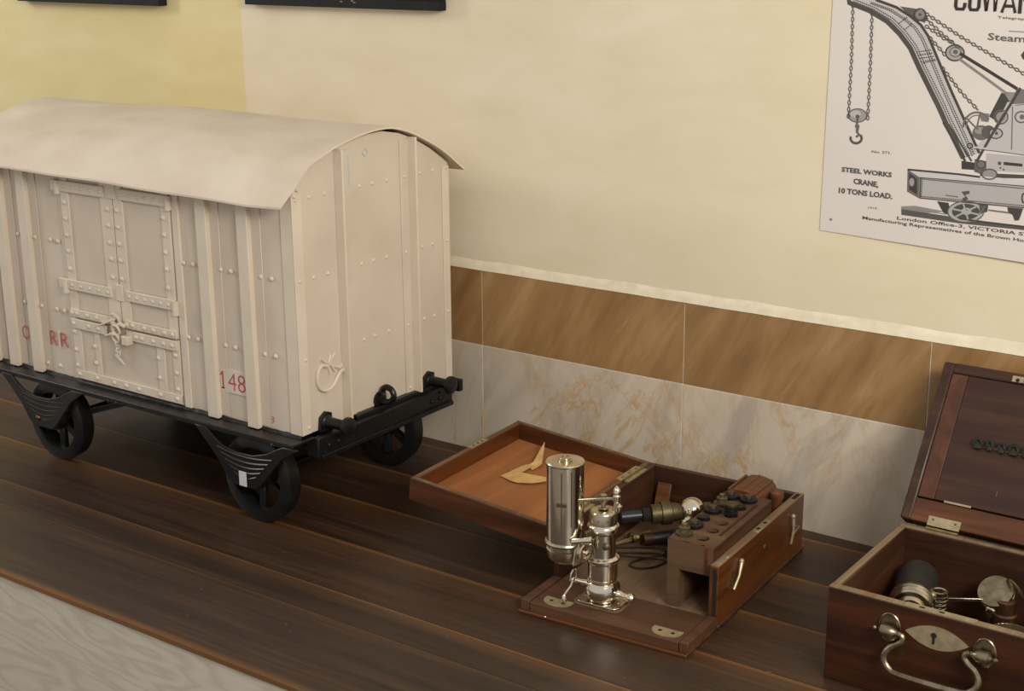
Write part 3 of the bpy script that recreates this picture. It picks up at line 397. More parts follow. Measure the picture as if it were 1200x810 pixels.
# hasp, chain and hanging pin at the meeting of the leaves
hasp = MB().obox((-.812, YF - .013, .299), (-.765, YF - .013, .318), .004, .014, (0, -1, 0)).build('hasp', M['creamlight'], wag, bevel=.001)
MB().obox((-.795, YF - .013, .282), (-.765, YF - .013, .292), .004, .013, (0, -1, 0)).build('hasp_plate', M['creamlight'], hasp, bevel=.001)
def ring(c, r, t, ax1, ax2, n=14):
    a, e = Vector(ax1).normalized(), Vector(ax2).normalized()
    return [Vector(c) + a * math.cos(2 * PI * i / n) * r + e * math.sin(2 * PI * i / n) * r for i in range(n)]
for c, r in (((-.764, YF - .016, .318), .011), ((-.762, YF - .018, .298), .010), ((-.765, YF - .017, .281), .0085)):
    MB().tube(ring(c, r, .0028, (1, 0, 0), (0, -.25, 1)), .0026, 7, True).build('chain_ring', M['creamlight'], hasp)
for k in range(4):
    MB().tube(ring((-.766, YF - .013, .270 - k * .0068), .0046, .0015, (1, 0, 0) if k % 2 else (.3, 1, 0), (0, 0, 1), 10), .0015, 6, True).build('chain_link', M['creamlight'], hasp)
MB().cyl((-.775, YF - .012, .246), (-.752, YF - .012, .230), .003, .0015, 8).build('hanging_pin', M['creamlight'], hasp)
for p in ((-.775, .31), (-.758, .307), (-.752, .31), (-.744, .308), (-.78, .286), (-.77, .3)):
    MB().sphere((p[0], YF - .014, p[1]), .0048, 8, 6).build('hasp_rivet', M['creamlight'], hasp)
# rivets: real domes, too small to pick apart singly
def rivets(pts, axis, parent, r=.0046):
    b = MB()
    for p in pts: b.dome(p, r, axis, r * .75)
    return b.build('rivets', M['creamlight'], parent, stuff=True)
P = []
for z in (.447, .309):
    for x in (-.580, -.555, -.485, -.460, -.388, -.362): P.append((x, YF - .0015, z))
    for x in (-1.092, -1.053, -1.000, -.953, -.930): P.append((x, YF - .002, z - .002))
P += [(-1.092, YF, .186), (-.998, YF - .002, .190), (-.962, YF, .189)]
rivets(P, (0, -1, 0), body, .0048)
zz = (.525, .494, .462, .431, .396)
rivets([(x, YF - .0065, z) for z in zz for x in (-.895, -.771)], (0, -1, 0), dl, .005)
rivets([(x, YF - .0065, z) for z in zz for x in (-.745, -.620)], (0, -1, 0), dr, .005)
for d, x0, x1 in ((dl, -.915, -.785), (dr, -.725, -.618)):
    rivets([(x0 + (x1 - x0) * i / 5, YF - .010, z) for i in range(6) for z in (.5565, .3655)], (0, -1, 0), d, .0038)
rivets([(x, YF - .010, .3105) for x in (-.897, -.882, -.852, -.825)], (0, -1, 0), dl, .0048)
rivets([(x, YF - .010, .3105) for x in (-.740, -.722, -.69, -.665, -.635, -.614)], (0, -1, 0), dr, .0052)
rivets([(x, YF - .010, .289) for x in (-.895, -.85, -.823, -.715, -.698, -.668, -.64, -.617)] + [(-.899, YF - .0065, z) for z in (.271, .235, .203)] + [(x, YF - .0068, .186) for x in (-.894, -.842, -.792, -.758, -.722, -.662, -.616)]
       + [(-.842, YF - .0065, z) for z in (.25, .217)] + [(-.661, YF - .0065, z) for z in (.257, .219)] + [(-.613, YF - .0065, z) for z in (.27, .236, .205)], (0, -1, 0), dw, .0048)
E_ = []
for z, l in ((.586, (-.483, -.448, -.409, -.320, -.286, -.247, -.199, -.152, -.115, -.077)), (.447, (-.481, -.445, -.409, -.322, -.289, -.253, -.200, -.150, -.119, -.079)), (.308, (-.476, -.322, -.292, -.253, -.199, -.149, -.119, -.078)), (.185, (-.475, -.198))):
    for y in l: E_.append((WX1 + (.0018 if y > -.21 and y < -.19 or y < -.46 or y > -.09 else 0), y, z))
rivets(E_, (1, 0, 0), body, .0038)
# corner eye, bare patches and the moulded scroll on the end
MB().tube(ring((WX1 + .003, -.483, .597), .007, .002, (0, 1, 0), (0, 0, 1), 12), .0016, 6, True).build('corner_eye', M['creamlight'], wag)
MB().box(WX1, WX1 + .0006, -.352, -.345, .592, .643).build('bare_patch', M['bluegrey'], body, smooth=0, label='pale blue-grey worn streak')
MB().tube(ring((WX1 + .0006, -.303, .643), .0075, 0, (0, 1, 0), (0, 0, 1), 4), .0008, 4, True).build('bare_patch', M['bluegrey'], body, label='faint blue-grey square mark')
sc = [(-.366, .262), (-.376, .267), (-.389, .267), (-.399, .258), (-.409, .247), (-.421, .241), (-.434, .242), (-.445, .250), (-.450, .264), (-.447, .280), (-.437, .288), (-.425, .284)]
scroll = MB().tube(spline([(WX1 + .003, y, z) for y, z in sc], 4), .0036, 7).build('coupling_scroll', M['creamlight'], wag, label='moulded cream coupling hook and rope')
for pts in ([(-.414, .302), (-.420, .285), (-.416, .268)], [(-.437, .300), (-.420, .287), (-.398, .276), (-.385, .279)], [(-.402, .303), (-.415, .290), (-.404, .270)], [(-.395, .272), (-.375, .276), (-.364, .270)]):
    MB().tube(spline([(WX1 + .002, y, z) for y, z in pts], 4), .0024, 6).build('scroll_strand', M['creamlight'], scroll)
MB().sphere((WX1 + .003, -.368, .264), .0062, 10, 6).build('scroll_boss', M['creamlight'], scroll)
# lettering
def letters(txt, x0, x1, z0, z1, y, mat, parent, name='lettering', bold=.02, shear=0, fit=True, fn=None, slope=0):
    cu = bpy.data.curves.new(name, 'FONT'); cu.body = txt; cu.offset = bold; cu.resolution_u = 2; cu.shear = shear; cu.fill_mode = 'FRONT'
    t = bpy.data.objects.new(name, cu); C.objects.link(t); bpy.context.view_layer.update()
    me = bpy.data.meshes.new_from_object(t.evaluated_get(bpy.context.evaluated_depsgraph_get())); bpy.data.objects.remove(t)
    xs = [v.co.x for v in me.vertices]; ys = [v.co.y for v in me.vertices]; ax, bx, by = min(xs), max(xs), max(ys)
    lo = min(ys) if fit else 0
    cap = by - lo
    for v in me.vertices:
        u = (v.co.x - ax) / (bx - ax); X = x0 + (x1 - x0) * u; Z = z0 + (z1 - z0) * (v.co.y - lo) / cap + slope * u
        v.co = (X, y if fn is None else fn(X, Z), Z)
    me.materials.clear(); me.materials.append(mat)
    me.transform(world_inv(parent)); o = bpy.data.objects.new(name, me); C.objects.link(o); o.parent = parent
    return o
for s, x0, x1, z0, z1 in (('O', -1.071, -1.049, .229, .258), ('R', -.982, -.961, .231, .260), ('R', -.950, -.926, .232, .260), ('148', -.4985, -.4400, .227, .260)):
    letters(s, x0, x1, z0, z1, YF - .0031, M['red'], body, bold=-.010)
MB().box(-.5015, -.4935, YF - .0031, YF - .0028, .2270, .2298).build('lettering', M['red'], body, smooth=0)
MB().obox((-.5020, YF - .0030, .2520), (-.4975, YF - .0030, .2590), .0028, .0003, (0, -1, 0)).build('lettering', M['red'], body, smooth=0)
for a in ((-.502, -.435, .222, .264), (-1.045, -1.036, .228, .256), (-.958, -.954, .228, .262)):
    MB().box(a[0], a[1], YF - .0028, YF, a[2], a[3]).build('lettering_patch', M['patch'], body, smooth=0)
letters('3', -.387, -.375, .184, .196, YF - .0006, M['red'], body, bold=-.02)
# underframe
und = MB().box(WX0 - .02, WX1 + .012, -.5275, -.088, .1635, .1685).build('underframe', M['black'], wag, bevel=.0012, label='black painted underframe deck')
b = MB(); rows = []      # ragged black filler under the body edge
for k in range(91):
    x = WX0 + (WX1 - WX0) * k / 90; j_ = random.uniform(0, .0022); rows.append(b.verts([(x, YF - .004 - j_, .1683), (x, YF - .002, .1725 + j_ * .9), (x, YF + .01, .1725), (x, YF + .01, .1683)]))
for A, Bq in zip(rows, rows[1:]):
    for k in range(4): b.face([A[k], A[(k + 1) % 4], Bq[(k + 1) % 4], Bq[k]])
b.build('seam_filler', M['black'], und)
for y in (-.513, YB + .012): MB().box(WX0 - .018, WX1 + .010, y, y + .012, .140, .1640).build('solebar', M['black'], wag, bevel=.0015) if y > -.3 else MB().box(WX0 - .018, WX1 - .012, -.112, -.100, .140, .1640).build('solebar', M['black'], wag, bevel=.0015)
MB().box(WX0 - .021, WX1 + .013, -.5295, -.5255, .1595, .1690).build('deck_edge', M['black'], und, bevel=.0012)
for x in (WX0 - .026, WX1 - .008):
    h = MB().box(x, x + .030, -.475, -.095, .130, .1685).build('headstock', M['black'], wag, bevel=.003)
MB().box(WX1 + .021, WX1 + .028, -.470, -.10, .129, .137).build('headstock_flange', M['black'], wag, bevel=.001)
MB().box(WX1 - .004, WX1 + .012, -.36, -.10, .165, .1765).build('headstock_cap', M['black'], wag, bevel=.002)
for y in (-.437, -.147):
    bf = MB().lathe([(0, .0125), (.004, .0125), (.006, .0098), (.046, .0094), (.048, .0165), (.051, .0172), (.056, .0165), (.058, .012), (.059, 0)], (WX1 + .006, y, .1865), (1, 0, 0), 24).build('buffer', M['black'], wag)
    MB().prism([(y - .016, .168), (y + .016, .168), (y + .016, .199), (y + .002, .204), (y - .012, .196)], fx, WX1, WX1 + .007).build('buffer_plate', M['black'], bf, bevel=.001)
    for s in (-.012, .012): MB().dome((WX1 + .0235, y + s, .150), .004, (1, 0, 0)).build('bolt_head', M['black'], bf)
yh = -.287
MB().tube(spline([(WX1 + .001, yh, .183), (WX1 + .014, yh, .183), (WX1 + .028, yh, .186), (WX1 + .036, yh, .197), (WX1 + .031, yh, .209), (WX1 + .018, yh, .212), (WX1 + .009, yh, .204), (WX1 + .011, yh, .195)], 4), .0058, 10).build('draw_hook', M['black'], wag)
MB().cyl((WX1, yh, .185), (WX1 + .004, yh, .185), .016, n=16).build('draw_hook_plate', M['black'], wag)
# wheels
def wheel(xc, y, name='wheel'):
    R = .082; w = MB().lathe([(0, .058), (0, .075), (.003, .0815), (.006, R), (.022, .079), (.031, .0785), (.034, .076), (.034, .058), (.030, .0565), (.004, .0565), (0, .058)], (xc, y, R), (0, 1, 0), 48, cap=False).build(name, M['black'], wag, smooth=30)
    MB().lathe([(-.006, 0), (-.006, .010), (-.003, .019), (.036, .019), (.038, 0)], (xc, y, R), (0, 1, 0), 24).build('hub', M['black'], w)
    for k in range(6):
        t = PI / 2 + k * PI / 3; c, s = math.cos(t), math.sin(t)
        MB().obox((xc + c * .016, y + .017, R + s * .016), (xc + c * .058, y + .017, R + s * .058), .016, .011, (0, 1, 0)).build('spoke', M['black'], w, bevel=.002)
    return w
for xc, c0 in ((-.960, -.975), (-.402, -.412)):
    wheel(xc, -.517); wheel(xc, -.175)
    MB().cyl((xc, -.52, .082), (xc, -.13, .082), .0075, n=12).build('axle', M['black'], wag)
    sh = [(-.124, .1635), (-.094, .1635), (-.075, .149), (-.055, .137), (-.02, .131), (.02, .1325), (.055, .143), (.083, .158), (.096, .1635), (.130, .1635), (.090, .138), (.036, .078), (.022, .069), (-.030, .069), (-.046, .078), (-.068, .110)]
    for y in (-.533, -.138):
        g = MB().prism([(c0 + u, v) for u, v in sh], lambda u, v, d: (u, d, v), y, y + .006).build('axle_guard', M['iron'] if xc < -.6 else M['black'], wag, bevel=.0015)
        if y < -.3:
            tk = .0022 if xc > -.6 else .0009
            for k in range(5):     # laminated spring leaves
                hw = .068 - k * .010; z = .126 - k * .0100
                MB().tube(spline([(c0 - hw, y + .0005, z + .007), (c0 - hw * .5, y - .0002, z + .002), (c0, y - .0004, z), (c0 + hw * .5, y - .0002, z + .002), (c0 + hw, y + .0005, z + .007)], 3), tk, 6).build('spring_leaf', M['black'] if xc > -.6 else M['iron'], g)
MB().lathe([(0, .0055), (.003, .005), (.005, .003), (.0055, 0)], (-.990, -.533, .088), (0, -1, 0), 12).build('axle_rivet', M['copper'], wag)
MB().box(-.424, -.407, -.5368, -.5350, .072, .099).build('stock_label', M['label'], wag, smooth=0, label='small white stock label stuck on the axle guard')
MB().obox((-.930, -.482, .092), (-.745, -.482, .156), .010, .015, (0, -1, 0)).build('brake_rod', M['black'], wag, bevel=.001)
for x in (-.752, -.775, -.345): MB().dome((x, -.5285, .1605), .0045, (0, -1, 0)).build('bolt_head', M['black'], wag)
# ================================================================== INSTRUMENT BOX WITH PLUG RACK (hinges to the left, drop front)
B1 = thing('instrument_box', 'open reddish wooden instrument box, lid laid back to the left and front flap down', 'wooden box', (.4652, -.4219, 0), .0581)
F1 = frame_of(B1)
def L1(): return MB(F1)
W, D, H, T = .285, .344, .102, .011
side = L1().box(-.0142, 0, 0, D, .006, H).build('side_panel', M['mahogy'], B1, bevel=.001)
L1().box(-.0138, -.0006, .002, D - .002, H - .0004, H + .0008).build('rim_strip', M['palerim'], side, smooth=0, label='dusty pale rim')
L1().box(-.0085, -.0025, -.0006, .001, .012, H - .004).build('front_groove', M['dark'], side, smooth=0)
L1().box(-W, -W + T, 0, D, .006, H).build('side_panel', M['mahogdarky'], B1, bevel=.001)
L1().box(-W + T, -T, D - T, D, .006, H).build('back_panel', M['mahogdark'], B1, bevel=.001)
L1().box(-W - .002, .003, 0, D + .002, 0, .007).build('plinth', M['mahogdark'], B1, bevel=.002)
L1().box(-W + T, -T, .001, D - T, .0065, .014).build('bottom_board', M['dusty'], B1, smooth=0)
# lock plate with two slots, rim mortise, keyhole, hook latches
lp = L1().box(-.0115, -.0003, .150, .205, H, H + .0020).build('lock_plate', M['brassplate'], B1, bevel=.0004, seg=1)
for y in (.163, .190): L1().box(-.0085, -.0035, y - .004, y + .004, H + .0014, H + .0023).build('lock_slot', M['dark'], lp, smooth=0)
L1().box(-.0100, -.003, .310, .335, H + .0002, H + .0013).build('rim_mortise', M['dark'], B1, smooth=0)
L1().lathe([(0, .0065), (.001, .0062), (.0012, .003), (.0006, 0)], (0, .181, .067), (1, 0, 0), 14).build('key_boss', M['oldbrass'], B1)
for ya, za, yb, zb, tri in ((.079, .083, .053, .046, 0), (.290, .081, .285, .034, 1)):
    hk = L1().tube([(.0035, ya, za), (.0055, (ya + yb) / 2, (za + zb) / 2), (.003, yb, zb)], .0026, 8, rads=[.0036, .0024, .0026]).build('hook_latch', M['brassplate'], B1, label='bright hook latch on the side')
    L1().sphere((.003, ya, za), .0046, 10, 6).build('latch_stud', M['brassplate'], hk)
    if tri: L1().tube([(.003, ya + .002, za - .018), (.004, ya + .026, za - .026), (.003, yb + .004, zb + .012)], .0015, 6).build('latch_wire', M['brassplate'], hk)
    else:
        L1().prism([(yb - .008, .052), (yb + .003, .052), (yb + .008, .075), (yb - .002, .075)], lambda u, v, d: (d, u, v), .0002, .001).build('latch_plate', M['oldbrass'], hk, smooth=0)
L1().box(-.0105, -.001, .010, .045, H + .0002, H + .0012).build('rim_plate', M['brassplate'], B1, smooth=0)
L1().dome((-.004, .040, H + .001), .0022, (0, 0, 1)).build('rim_screw', M['nickel'], B1)
# drop front
fl = L1().box(-W + .016, -.016, -.100, -.001, .005, .0195).build('drop_flap', M['flapwood'], B1, bevel=.001, label='dropped front flap lying on the bench')
for x0, x1 in ((-W, -W + .0145), (-.0145, 0)): L1().box(x0, x1, -.100, -.001, .005, .0215).build('flap_cleat', M['flapwood'], fl, bevel=.0012)
L1().box(-W - .001, .001, -.107, -.001, 0, .0058).build('flap_lip', M['mahog'], fl, bevel=.0015)
for xc, yc in ((-.232, -.078), (-.045, -.079)):
    pts = [(xc - .024, yc + .010), (xc + .024, yc + .010)] + [(xc + .024 * math.cos(a * PI / 10), yc + .002 - .0175 * math.sin(a * PI / 10)) for a in range(11)]
    k = L1().prism(pts, lambda u, v, d: (u, v, d), .0194, .0206).build('strike_plate', M['brassplate'], fl, smooth=0, label='pale half round metal strike plate')
    for s in (-.010, .011): L1().cyl((xc + s, yc - .001, .0204), (xc + s, yc - .001, .0208), .0032, n=10).build('plate_hole', M['dark'], k, smooth=0)
L1().sphere((-.236, -.1075, .006), .0022, 8, 6).build('pin_head', M['nickel'], fl)
# lid, lying open and tipped up a little
tl = .1039; lw, lth = .282, .040
Lm = F1 @ Matrix.Translation((-W, 0, H)) @ Matrix(((-math.cos(tl), 0, math.sin(tl), 0), (0, 1, 0, 0), (math.sin(tl), 0, math.cos(tl), 0), (0, 0, 0, 1)))
def LL(): return MB(Lm)          # u away from the hinge, v back, w up
lid = LL().box(.011, lw - .010, .010, D - .010, -lth + .001, -.031).build('lid', M['inner'], B1, bevel=.001, label='lid tray with orange wooden inside')
t = .0115
for a in ((.001, lw, 0, t), (.001, lw, D - t, D)): LL().box(a[0], a[1], a[2], a[3], -lth, 0).build('lid_side', M['mahog'], lid, bevel=.0008)
for a in ((.001, .001 + t), (lw - t, lw)): LL().box(a[0], a[1], t, D - t, -lth, 0).build('lid_side', M['mahogy'], lid, bevel=.0008)
for a in ((.004, lw - .003, .002, t - .002), (.004, lw - .003, D - t + .002, D - .002), (.003, t - .002, t, D - t), (lw - t + .002, lw - .002, t, D - t)):
    LL().box(*a, -.0004, .0004).build('rim_strip', M['dusty'], lid, smooth=0)
for y in (.235, .045):
    hg = LL().box(.001, .015, y, y + .072, .0002, .0018).build('hinge', M['brassplate'], lid, bevel=.0004, seg=1)
    LL().cyl((.0005, y, .0012), (.0005, y + .072, .0012), .0026, n=8).build('hinge_barrel', M['brass'], hg)
    L1().box(-W + .0005, -W + .010, y, y + .072, H + .0002, H + .0016).build('hinge_leaf', M['brassplate'], hg, smooth=0)
    for s in (.012, .036, .060): LL().dome((.008, y + s, .0016), .0024, (0, 0, 1)).build('hinge_screw', M['oldbrass'], hg)
kp = LL().box(lw - .0105, lw - .001, .172, .225, .0002, .0017).build('lid_plate', M['brassplate'], lid, smooth=0)
for s in (.184, .198, .212): LL().cyl((lw - .0058, s, .0015), (lw - .0058, s, .002), .0022, n=8).build('plate_hole', M['dark'], kp, smooth=0)
# folded paper in the lid
pp = thing('paper_slip', 'folded brown paper slip lying in the open lid of the instrument box', 'paper', Lm @ Vector((.17, .2, -.0305)))
def sheet(rows, name, parent, mat, th=.0006):
    b = MB(Lm); A = [b.verts(r) for r in rows]; Bq = [b.verts([(x, y, z - th) for x, y, z in r]) for r in rows]
    n = len(rows[0])
    for S in (A, Bq):
        for i in range(len(rows) - 1):
            for k in range(n - 1): b.face([S[i][k], S[i][k + 1], S[i + 1][k + 1], S[i + 1][k]])
    for i in range(len(rows) - 1):
        for k in (0, n - 1): b.face([A[i][k], Bq[i][k], Bq[i + 1][k], A[i + 1][k]])
    for i in (0, len(rows) - 1):
        for k in range(n - 1): b.face([A[i][k], A[i][k + 1], Bq[i][k + 1], Bq[i][k]])
    return b.build(name, mat, parent, smooth=60)
def lerp(a, c, t): return tuple(x + (y - x) * t for x, y in zip(a, c))
def strip(e0, e1, name, lift):
    rows = []
    for i in range(9):
        t = i / 8; a, c = spl(e0, t), spl(e1, t); z = lift(t)
        rows.append([(*lerp(a, c, k / 3), -.0298 + z[0] + (z[1] - z[0]) * k / 3) for k in range(4)])
    return sheet(rows, name, pp, M['oldpaper'])
def spl(pts, t):
    t *= len(pts) - 1; i = min(int(t), len(pts) - 2); return lerp(pts[i], pts[i + 1], t - i)
strip([(.205, .166), (.170, .156), (.140, .176), (.120, .212)], [(.196, .194), (.172, .196), (.138, .204), (.119, .214)], 'paper_leaf', lambda t: (.001 + .004 * t, .005 + .002 * t))
strip([(.199, .190), (.196, .236)], [(.183, .186), (.181, .241)], 'paper_leaf', lambda t: (.004 - .002 * t, .003))
strip([(.194, .232), (.187, .246), (.205, .312)], [(.176, .226), (.172, .252), (.2045, .314)], 'paper_leaf', lambda t: (.002 + .016 * t * t, .001 + .017 * t * t))

# ------------------------------------------------------------------ plug rack inside the box
rk = thing('indicator_spring_rack', 'dusty wooden rack with two rows of round holes at the right of the open box', 'rack', F1 @ Vector((-.05, .125, .014)), .0581)
RX0, RX1, RY0, RY1, RZ = -.091, -.0150, .013, .236, .125
cols = (-.0755, -.0445); rowsY = [.0385 + i * .0345 for i in range(6)]
def plate_with_holes(b, x0, x1, y0, y1, z, holes, r, depth):
    for hx, hy, cx0, cx1, cy0, cy1 in holes:
        n = 16; o = []; ii = []
        for i in range(n):
            a = 2 * PI * (i + .5) / n; c, s = math.cos(a), math.sin(a)
            k = min(((cx1 - hx) if c > 0 else (hx - cx0)) / max(abs(c), 1e-6), ((cy1 - hy) if s > 0 else (hy - cy0)) / max(abs(s), 1e-6))
            o.append((hx + c * k, hy + s * k, z)); ii.append((hx + c * r, hy + s * r))
        A = b.verts(o); Bq = b.verts([(x, y, z) for x, y in ii]); Cc = b.verts([(x, y, z - depth) for x, y in ii])
        for i in range(n):
            j = (i + 1) % n; b.face([A[i], A[j], Bq[j], Bq[i]]); b.face([Bq[i], Bq[j], Cc[j], Cc[i]])
        cs = [(cx1, cy1), (cx0, cy1), (cx0, cy0), (cx1, cy0)]
        for q in range(4):
            i = q * 4 + 1; v = b.verts([(*cs[q], z)]); b.face([A[i], v[0], A[(i + 1) % n]])
        b.face(Cc)
b = L1(); ys = [RY0] + [(a + c) / 2 for a, c in zip(rowsY, rowsY[1:])] + [RY1]; hs = []
xm = -.060; gx = -.0300
for i, y in enumerate(rowsY):
    hs.append((cols[0], y, RX0, xm, ys[i], ys[i + 1])); hs.append((cols[1], y, xm, gx, ys[i], ys[i + 1]))
plate_with_holes(b, RX0, gx, RY0, RY1, RZ, hs, .0105, .026)
v = b.verts([(RX0, RY0, RZ), (gx, RY0, RZ), (gx, RY1, RZ), (RX0, RY1, RZ), (RX0, RY0, .078), (gx, RY0, .078), (gx, RY1, .078), (RX0, RY1, .078)])
for f in ((0, 4, 5, 1), (1, 5, 6, 2), (2, 6, 7, 3), (3, 7, 4, 0), (4, 7, 6, 5)): b.face([v[i] for i in f])
me_rack = b.build('rack_top', M['rack'], rk, smooth=0)
L1().box(gx, -.0240, RY0, RY1, .078, .1215).build('groove_bed', M['mahog'], rk, smooth=0)
L1().box(-.0240, RX1, RY0, RY1, .078, RZ).build('rack_edge', M['rack'], rk, smooth=0)
L1().box(gx, -.0240, RY0, .060, .1215, RZ).build('groove_end', M['rack'], rk, smooth=0); L1().box(gx, -.0240, .205, RY1, .1215, RZ).build('groove_end', M['rack'], rk, smooth=0)
L1().box(RX1, RX1 + .0005, RY0 + .001, RY1, .0145, .1225).build('rack_dark_sheet', M['mahogdarky'], rk, smooth=0)  # thin dark reddish sheet added to tone down the lamp-lit right face
L1().box(RX0, RX0 + .020, RY0, RY1, .014, .078).build('rack_side', M['rack'], rk, smooth=0); L1().box(-.0205, RX1, RY0, RY1, .014, .078).build('rack_side', M['dusty'], rk, smooth=0)
L1().box(RX0 + .020, -.0205, .13, RY1, .0142, .0778).build('rack_cavity_shade', M['dark'], rk, smooth=0)  # near-black block put in as the painted shade of the open cavity
for y in rowsY[:3]: L1().lathe([(0, .0104), (.0005, .0104), (.0005, .0075), (0, .0075)], (cols[1], y, RZ - .006), (0, 0, 1), 16, False).build('brass_lining', M['oldbrass'], rk)
names = {0: 'first', 1: 'second', 2: 'third', 3: 'fourth', 4: 'fifth', 5: 'sixth'}
def spring(ci, ri, kind, label):
    x, y = cols[ci], rowsY[ri]; s = thing('indicator_spring', label, 'spring', F1 @ Vector((x, y, RZ - .025)), group='springs standing in the wooden rack')
    L1().lathe([(0, .0085), (.025, .0085)], (x, y, RZ - .025), (0, 0, 1), 12).build('stem', M['oldbrass'], s)
    if kind == 'disc':
        L1().lathe([(0, .0135), (.001, .0145), (.0055, .0145), (.007, .013), (.007, .007)], (x, y, RZ + .0002), (0, 0, 1), 20).build('collar', M['black'], s)
        L1().lathe([(0, .0066), (.004, .0062), (.0045, .0045)], (x, y, RZ + .007), (0, 0, 1), 14).build('cap', M['oldbrass'], s)
    elif kind == 'nut':
        L1().lathe([(0, .014), (.004, .014), (.005, .010), (.010, .009), (.012, .0095), (.014, .007)], (x, y, RZ + .0002), (0, 0, 1), 8).build('collar', M['oldbrass'], s, smooth=10)
        L1().lathe([(0, .0045), (.004, .0045), (.0045, .003)], (x, y, RZ + .0142), (0, 0, 1), 12).build('cap', M['brass'], s)
    elif kind == 'tall':
        pts = [(x + .0095 * math.cos(i * .6), y + .0095 * math.sin(i * .6), RZ + .0015 + i * .00036) for i in range(48)]
        L1().tube(pts, .0019, 6).build('coil', M['black'], s); L1().lathe([(0, .0105), (.003, .0105), (.004, .006)], (x, y, RZ + .018), (0, 0, 1), 16).build('cap', M['oldbrass'], s)
    else:
        L1().lathe([(0, .0095), (.005, .0095), (.006, .006)], (x, y, RZ + .0002), (0, 0, 1), 14).build('collar', M['black'], s)
spring(0, 0, 'nut', 'brass nut topped spring in the near left corner hole of the rack')
spring(0, 1, 'disc', 'black collared spring in the left row right behind the near brass nut')
spring(0, 2, 'small', 'small plain black spring plug, lowest in the left row of the rack')
spring(0, 3, 'disc', 'black collared spring in the left row next behind the small plain plug')
spring(0, 4, 'nut', 'brass nut topped spring in the left row next to last at the back')
spring(0, 5, 'disc', 'black collared spring in the far left corner hole of the rack')
spring(1, 3, 'tall', 'tall black coil spring with brass cap in the right row of the rack')
spring(1, 4, 'small', 'small plain black spring plug in the right row behind the tall coil')
spring(1, 5, 'disc', 'black collared spring in the far right corner hole of the rack')

# ------------------------------------------------------------------ other fittings in the box
wb = thing('wooden_pulley_block', 'orange wooden block with rounded ribbed top at the back of the rack', 'block', F1 @ Vector((-.07, .286, .014)), .0581)
pts = [(-.104, .014), (-.044, .014), (-.044, .108)] + [(-.074 + .030 * math.cos(a), .108 + .017 * math.sin(a)) for a in [PI * k / 10 for k in range(1, 10)]] + [(-.104, .108)]
L1().prism(pts, lambda u, v, d: (u, d, v), .252, .330).build('block_body', M['orangewood'], wb, bevel=.001)
for k in range(5): L1().prism([(-.100 + k * .0115, .118), (-.096 + k * .0115, .118), (-.096 + k * .0115, .1265 - abs(k - 2) * .002), (-.100 + k * .0115, .1265 - abs(k - 2) * .002)], lambda u, v, d: (u, d, v), .254, .328).build('rib', M['orangewood'], wb, bevel=.0008)
pg = thing('wooden_peg', 'small orange wooden peg in the back right corner of the box', 'peg', F1 @ Vector((-.027, .290, .014)))
L1().lathe([(0, .010), (.092, .010), (.096, .012), (.103, .011), (.107, .006)], (-.027, .290, .014), (0, 0, 1), 14).build('peg_body', M['orangewood'], pg)
ax = Vector((.77, .638, .04)).normalized(); o0 = Vector((-.2560, .1700, .066))
lu = thing('reducing_tool', 'black handled tool with brass collar and shiny ball end lying in the box', 'tool', F1 @ Vector((-.2, .22, .03)), .0581)
at = lambda d: tuple(o0 + ax * d)
L1().lathe([(0, .008), (.002, .0098), (.036, .0098), (.037, .006)], at(0), ax, 18).build('handle', M['ebonite'], lu, label='polished black cylindrical handle')
L1().lathe([(.036, .006), (.038, .0115), (.050, .012), (.052, .008)], at(0), ax, 18).build('ferrule', M['dark'], lu)
L1().lathe([(.051, .010), (.053, .0165), (.069, .0165), (.070, .0200), (.086, .0200), (.088, .0165), (.096, .0155), (.104, .013)], at(0), ax, 20).build('collar', M['oldbrass'], lu)
L1().sphere(at(.124), .0230, 24, 14).build('ball', M['nickel'], lu, label='shiny nickel ball end')
dn = Vector((.10, -.62, -.45)).normalized(); c = Vector(at(.120))
L1().lathe([(.018, .008), (.025, .008), (.026, .0115), (.032, .0115), (.037, .007), (.038, 0)], c, dn, 16).build('spout', M['nickel'], lu)
L1().lathe([(.138, .012), (.156, .012), (.158, .009)], at(0), ax, 16).build('tail', M['oldbrass'], lu)
pt = thing('ebonite_handle_piece', 'dull black pistol shaped handle lying below the brass collar in the box', 'handle', F1 @ Vector((-.19, .22, .014)), .0581)
L1().tube([(-.210, .196, .028), (-.193, .214, .028), (-.168, .240, .028), (-.146, .260, .028)], .012, 12, rads=[.010, .0118, .0122, .0105]).build('barrel', M['ebonite'], pt)
L1().tube([(-.181, .225, .028), (-.166, .200, .027), (-.160, .176, .024), (-.164, .164, .023)], .010, 10, rads=[.012, .0115, .010, .007]).build('grip', M['ebonite'], pt)
L1().cyl((-.220, .185, .028), (-.209, .197, .028), .0108, n=14).build('end_cap', M['mahogdark'], pt)
tp = thing('brass_wing_tap', 'small brass wing tap lying on the box floor behind the indicator', 'tap', F1 @ Vector((-.235, .190, .014)))
L1().tube([(-.262, .165, .018), (-.246, .182, .022), (-.232, .203, .027), (-.222, .216, .030)], .004, 8, rads=[.003, .0045, .005, .003]).build('spindle', M['brass'], tp)
for s in (-1, 1): L1().lathe([(0, .003), (.006, .0065), (.013, .007), (.016, .003)], (-.240, .191, .0245), (s * .7, -s * .5, s * .45 if s > 0 else -.12), 10).build('wing', M['brass'], tp)
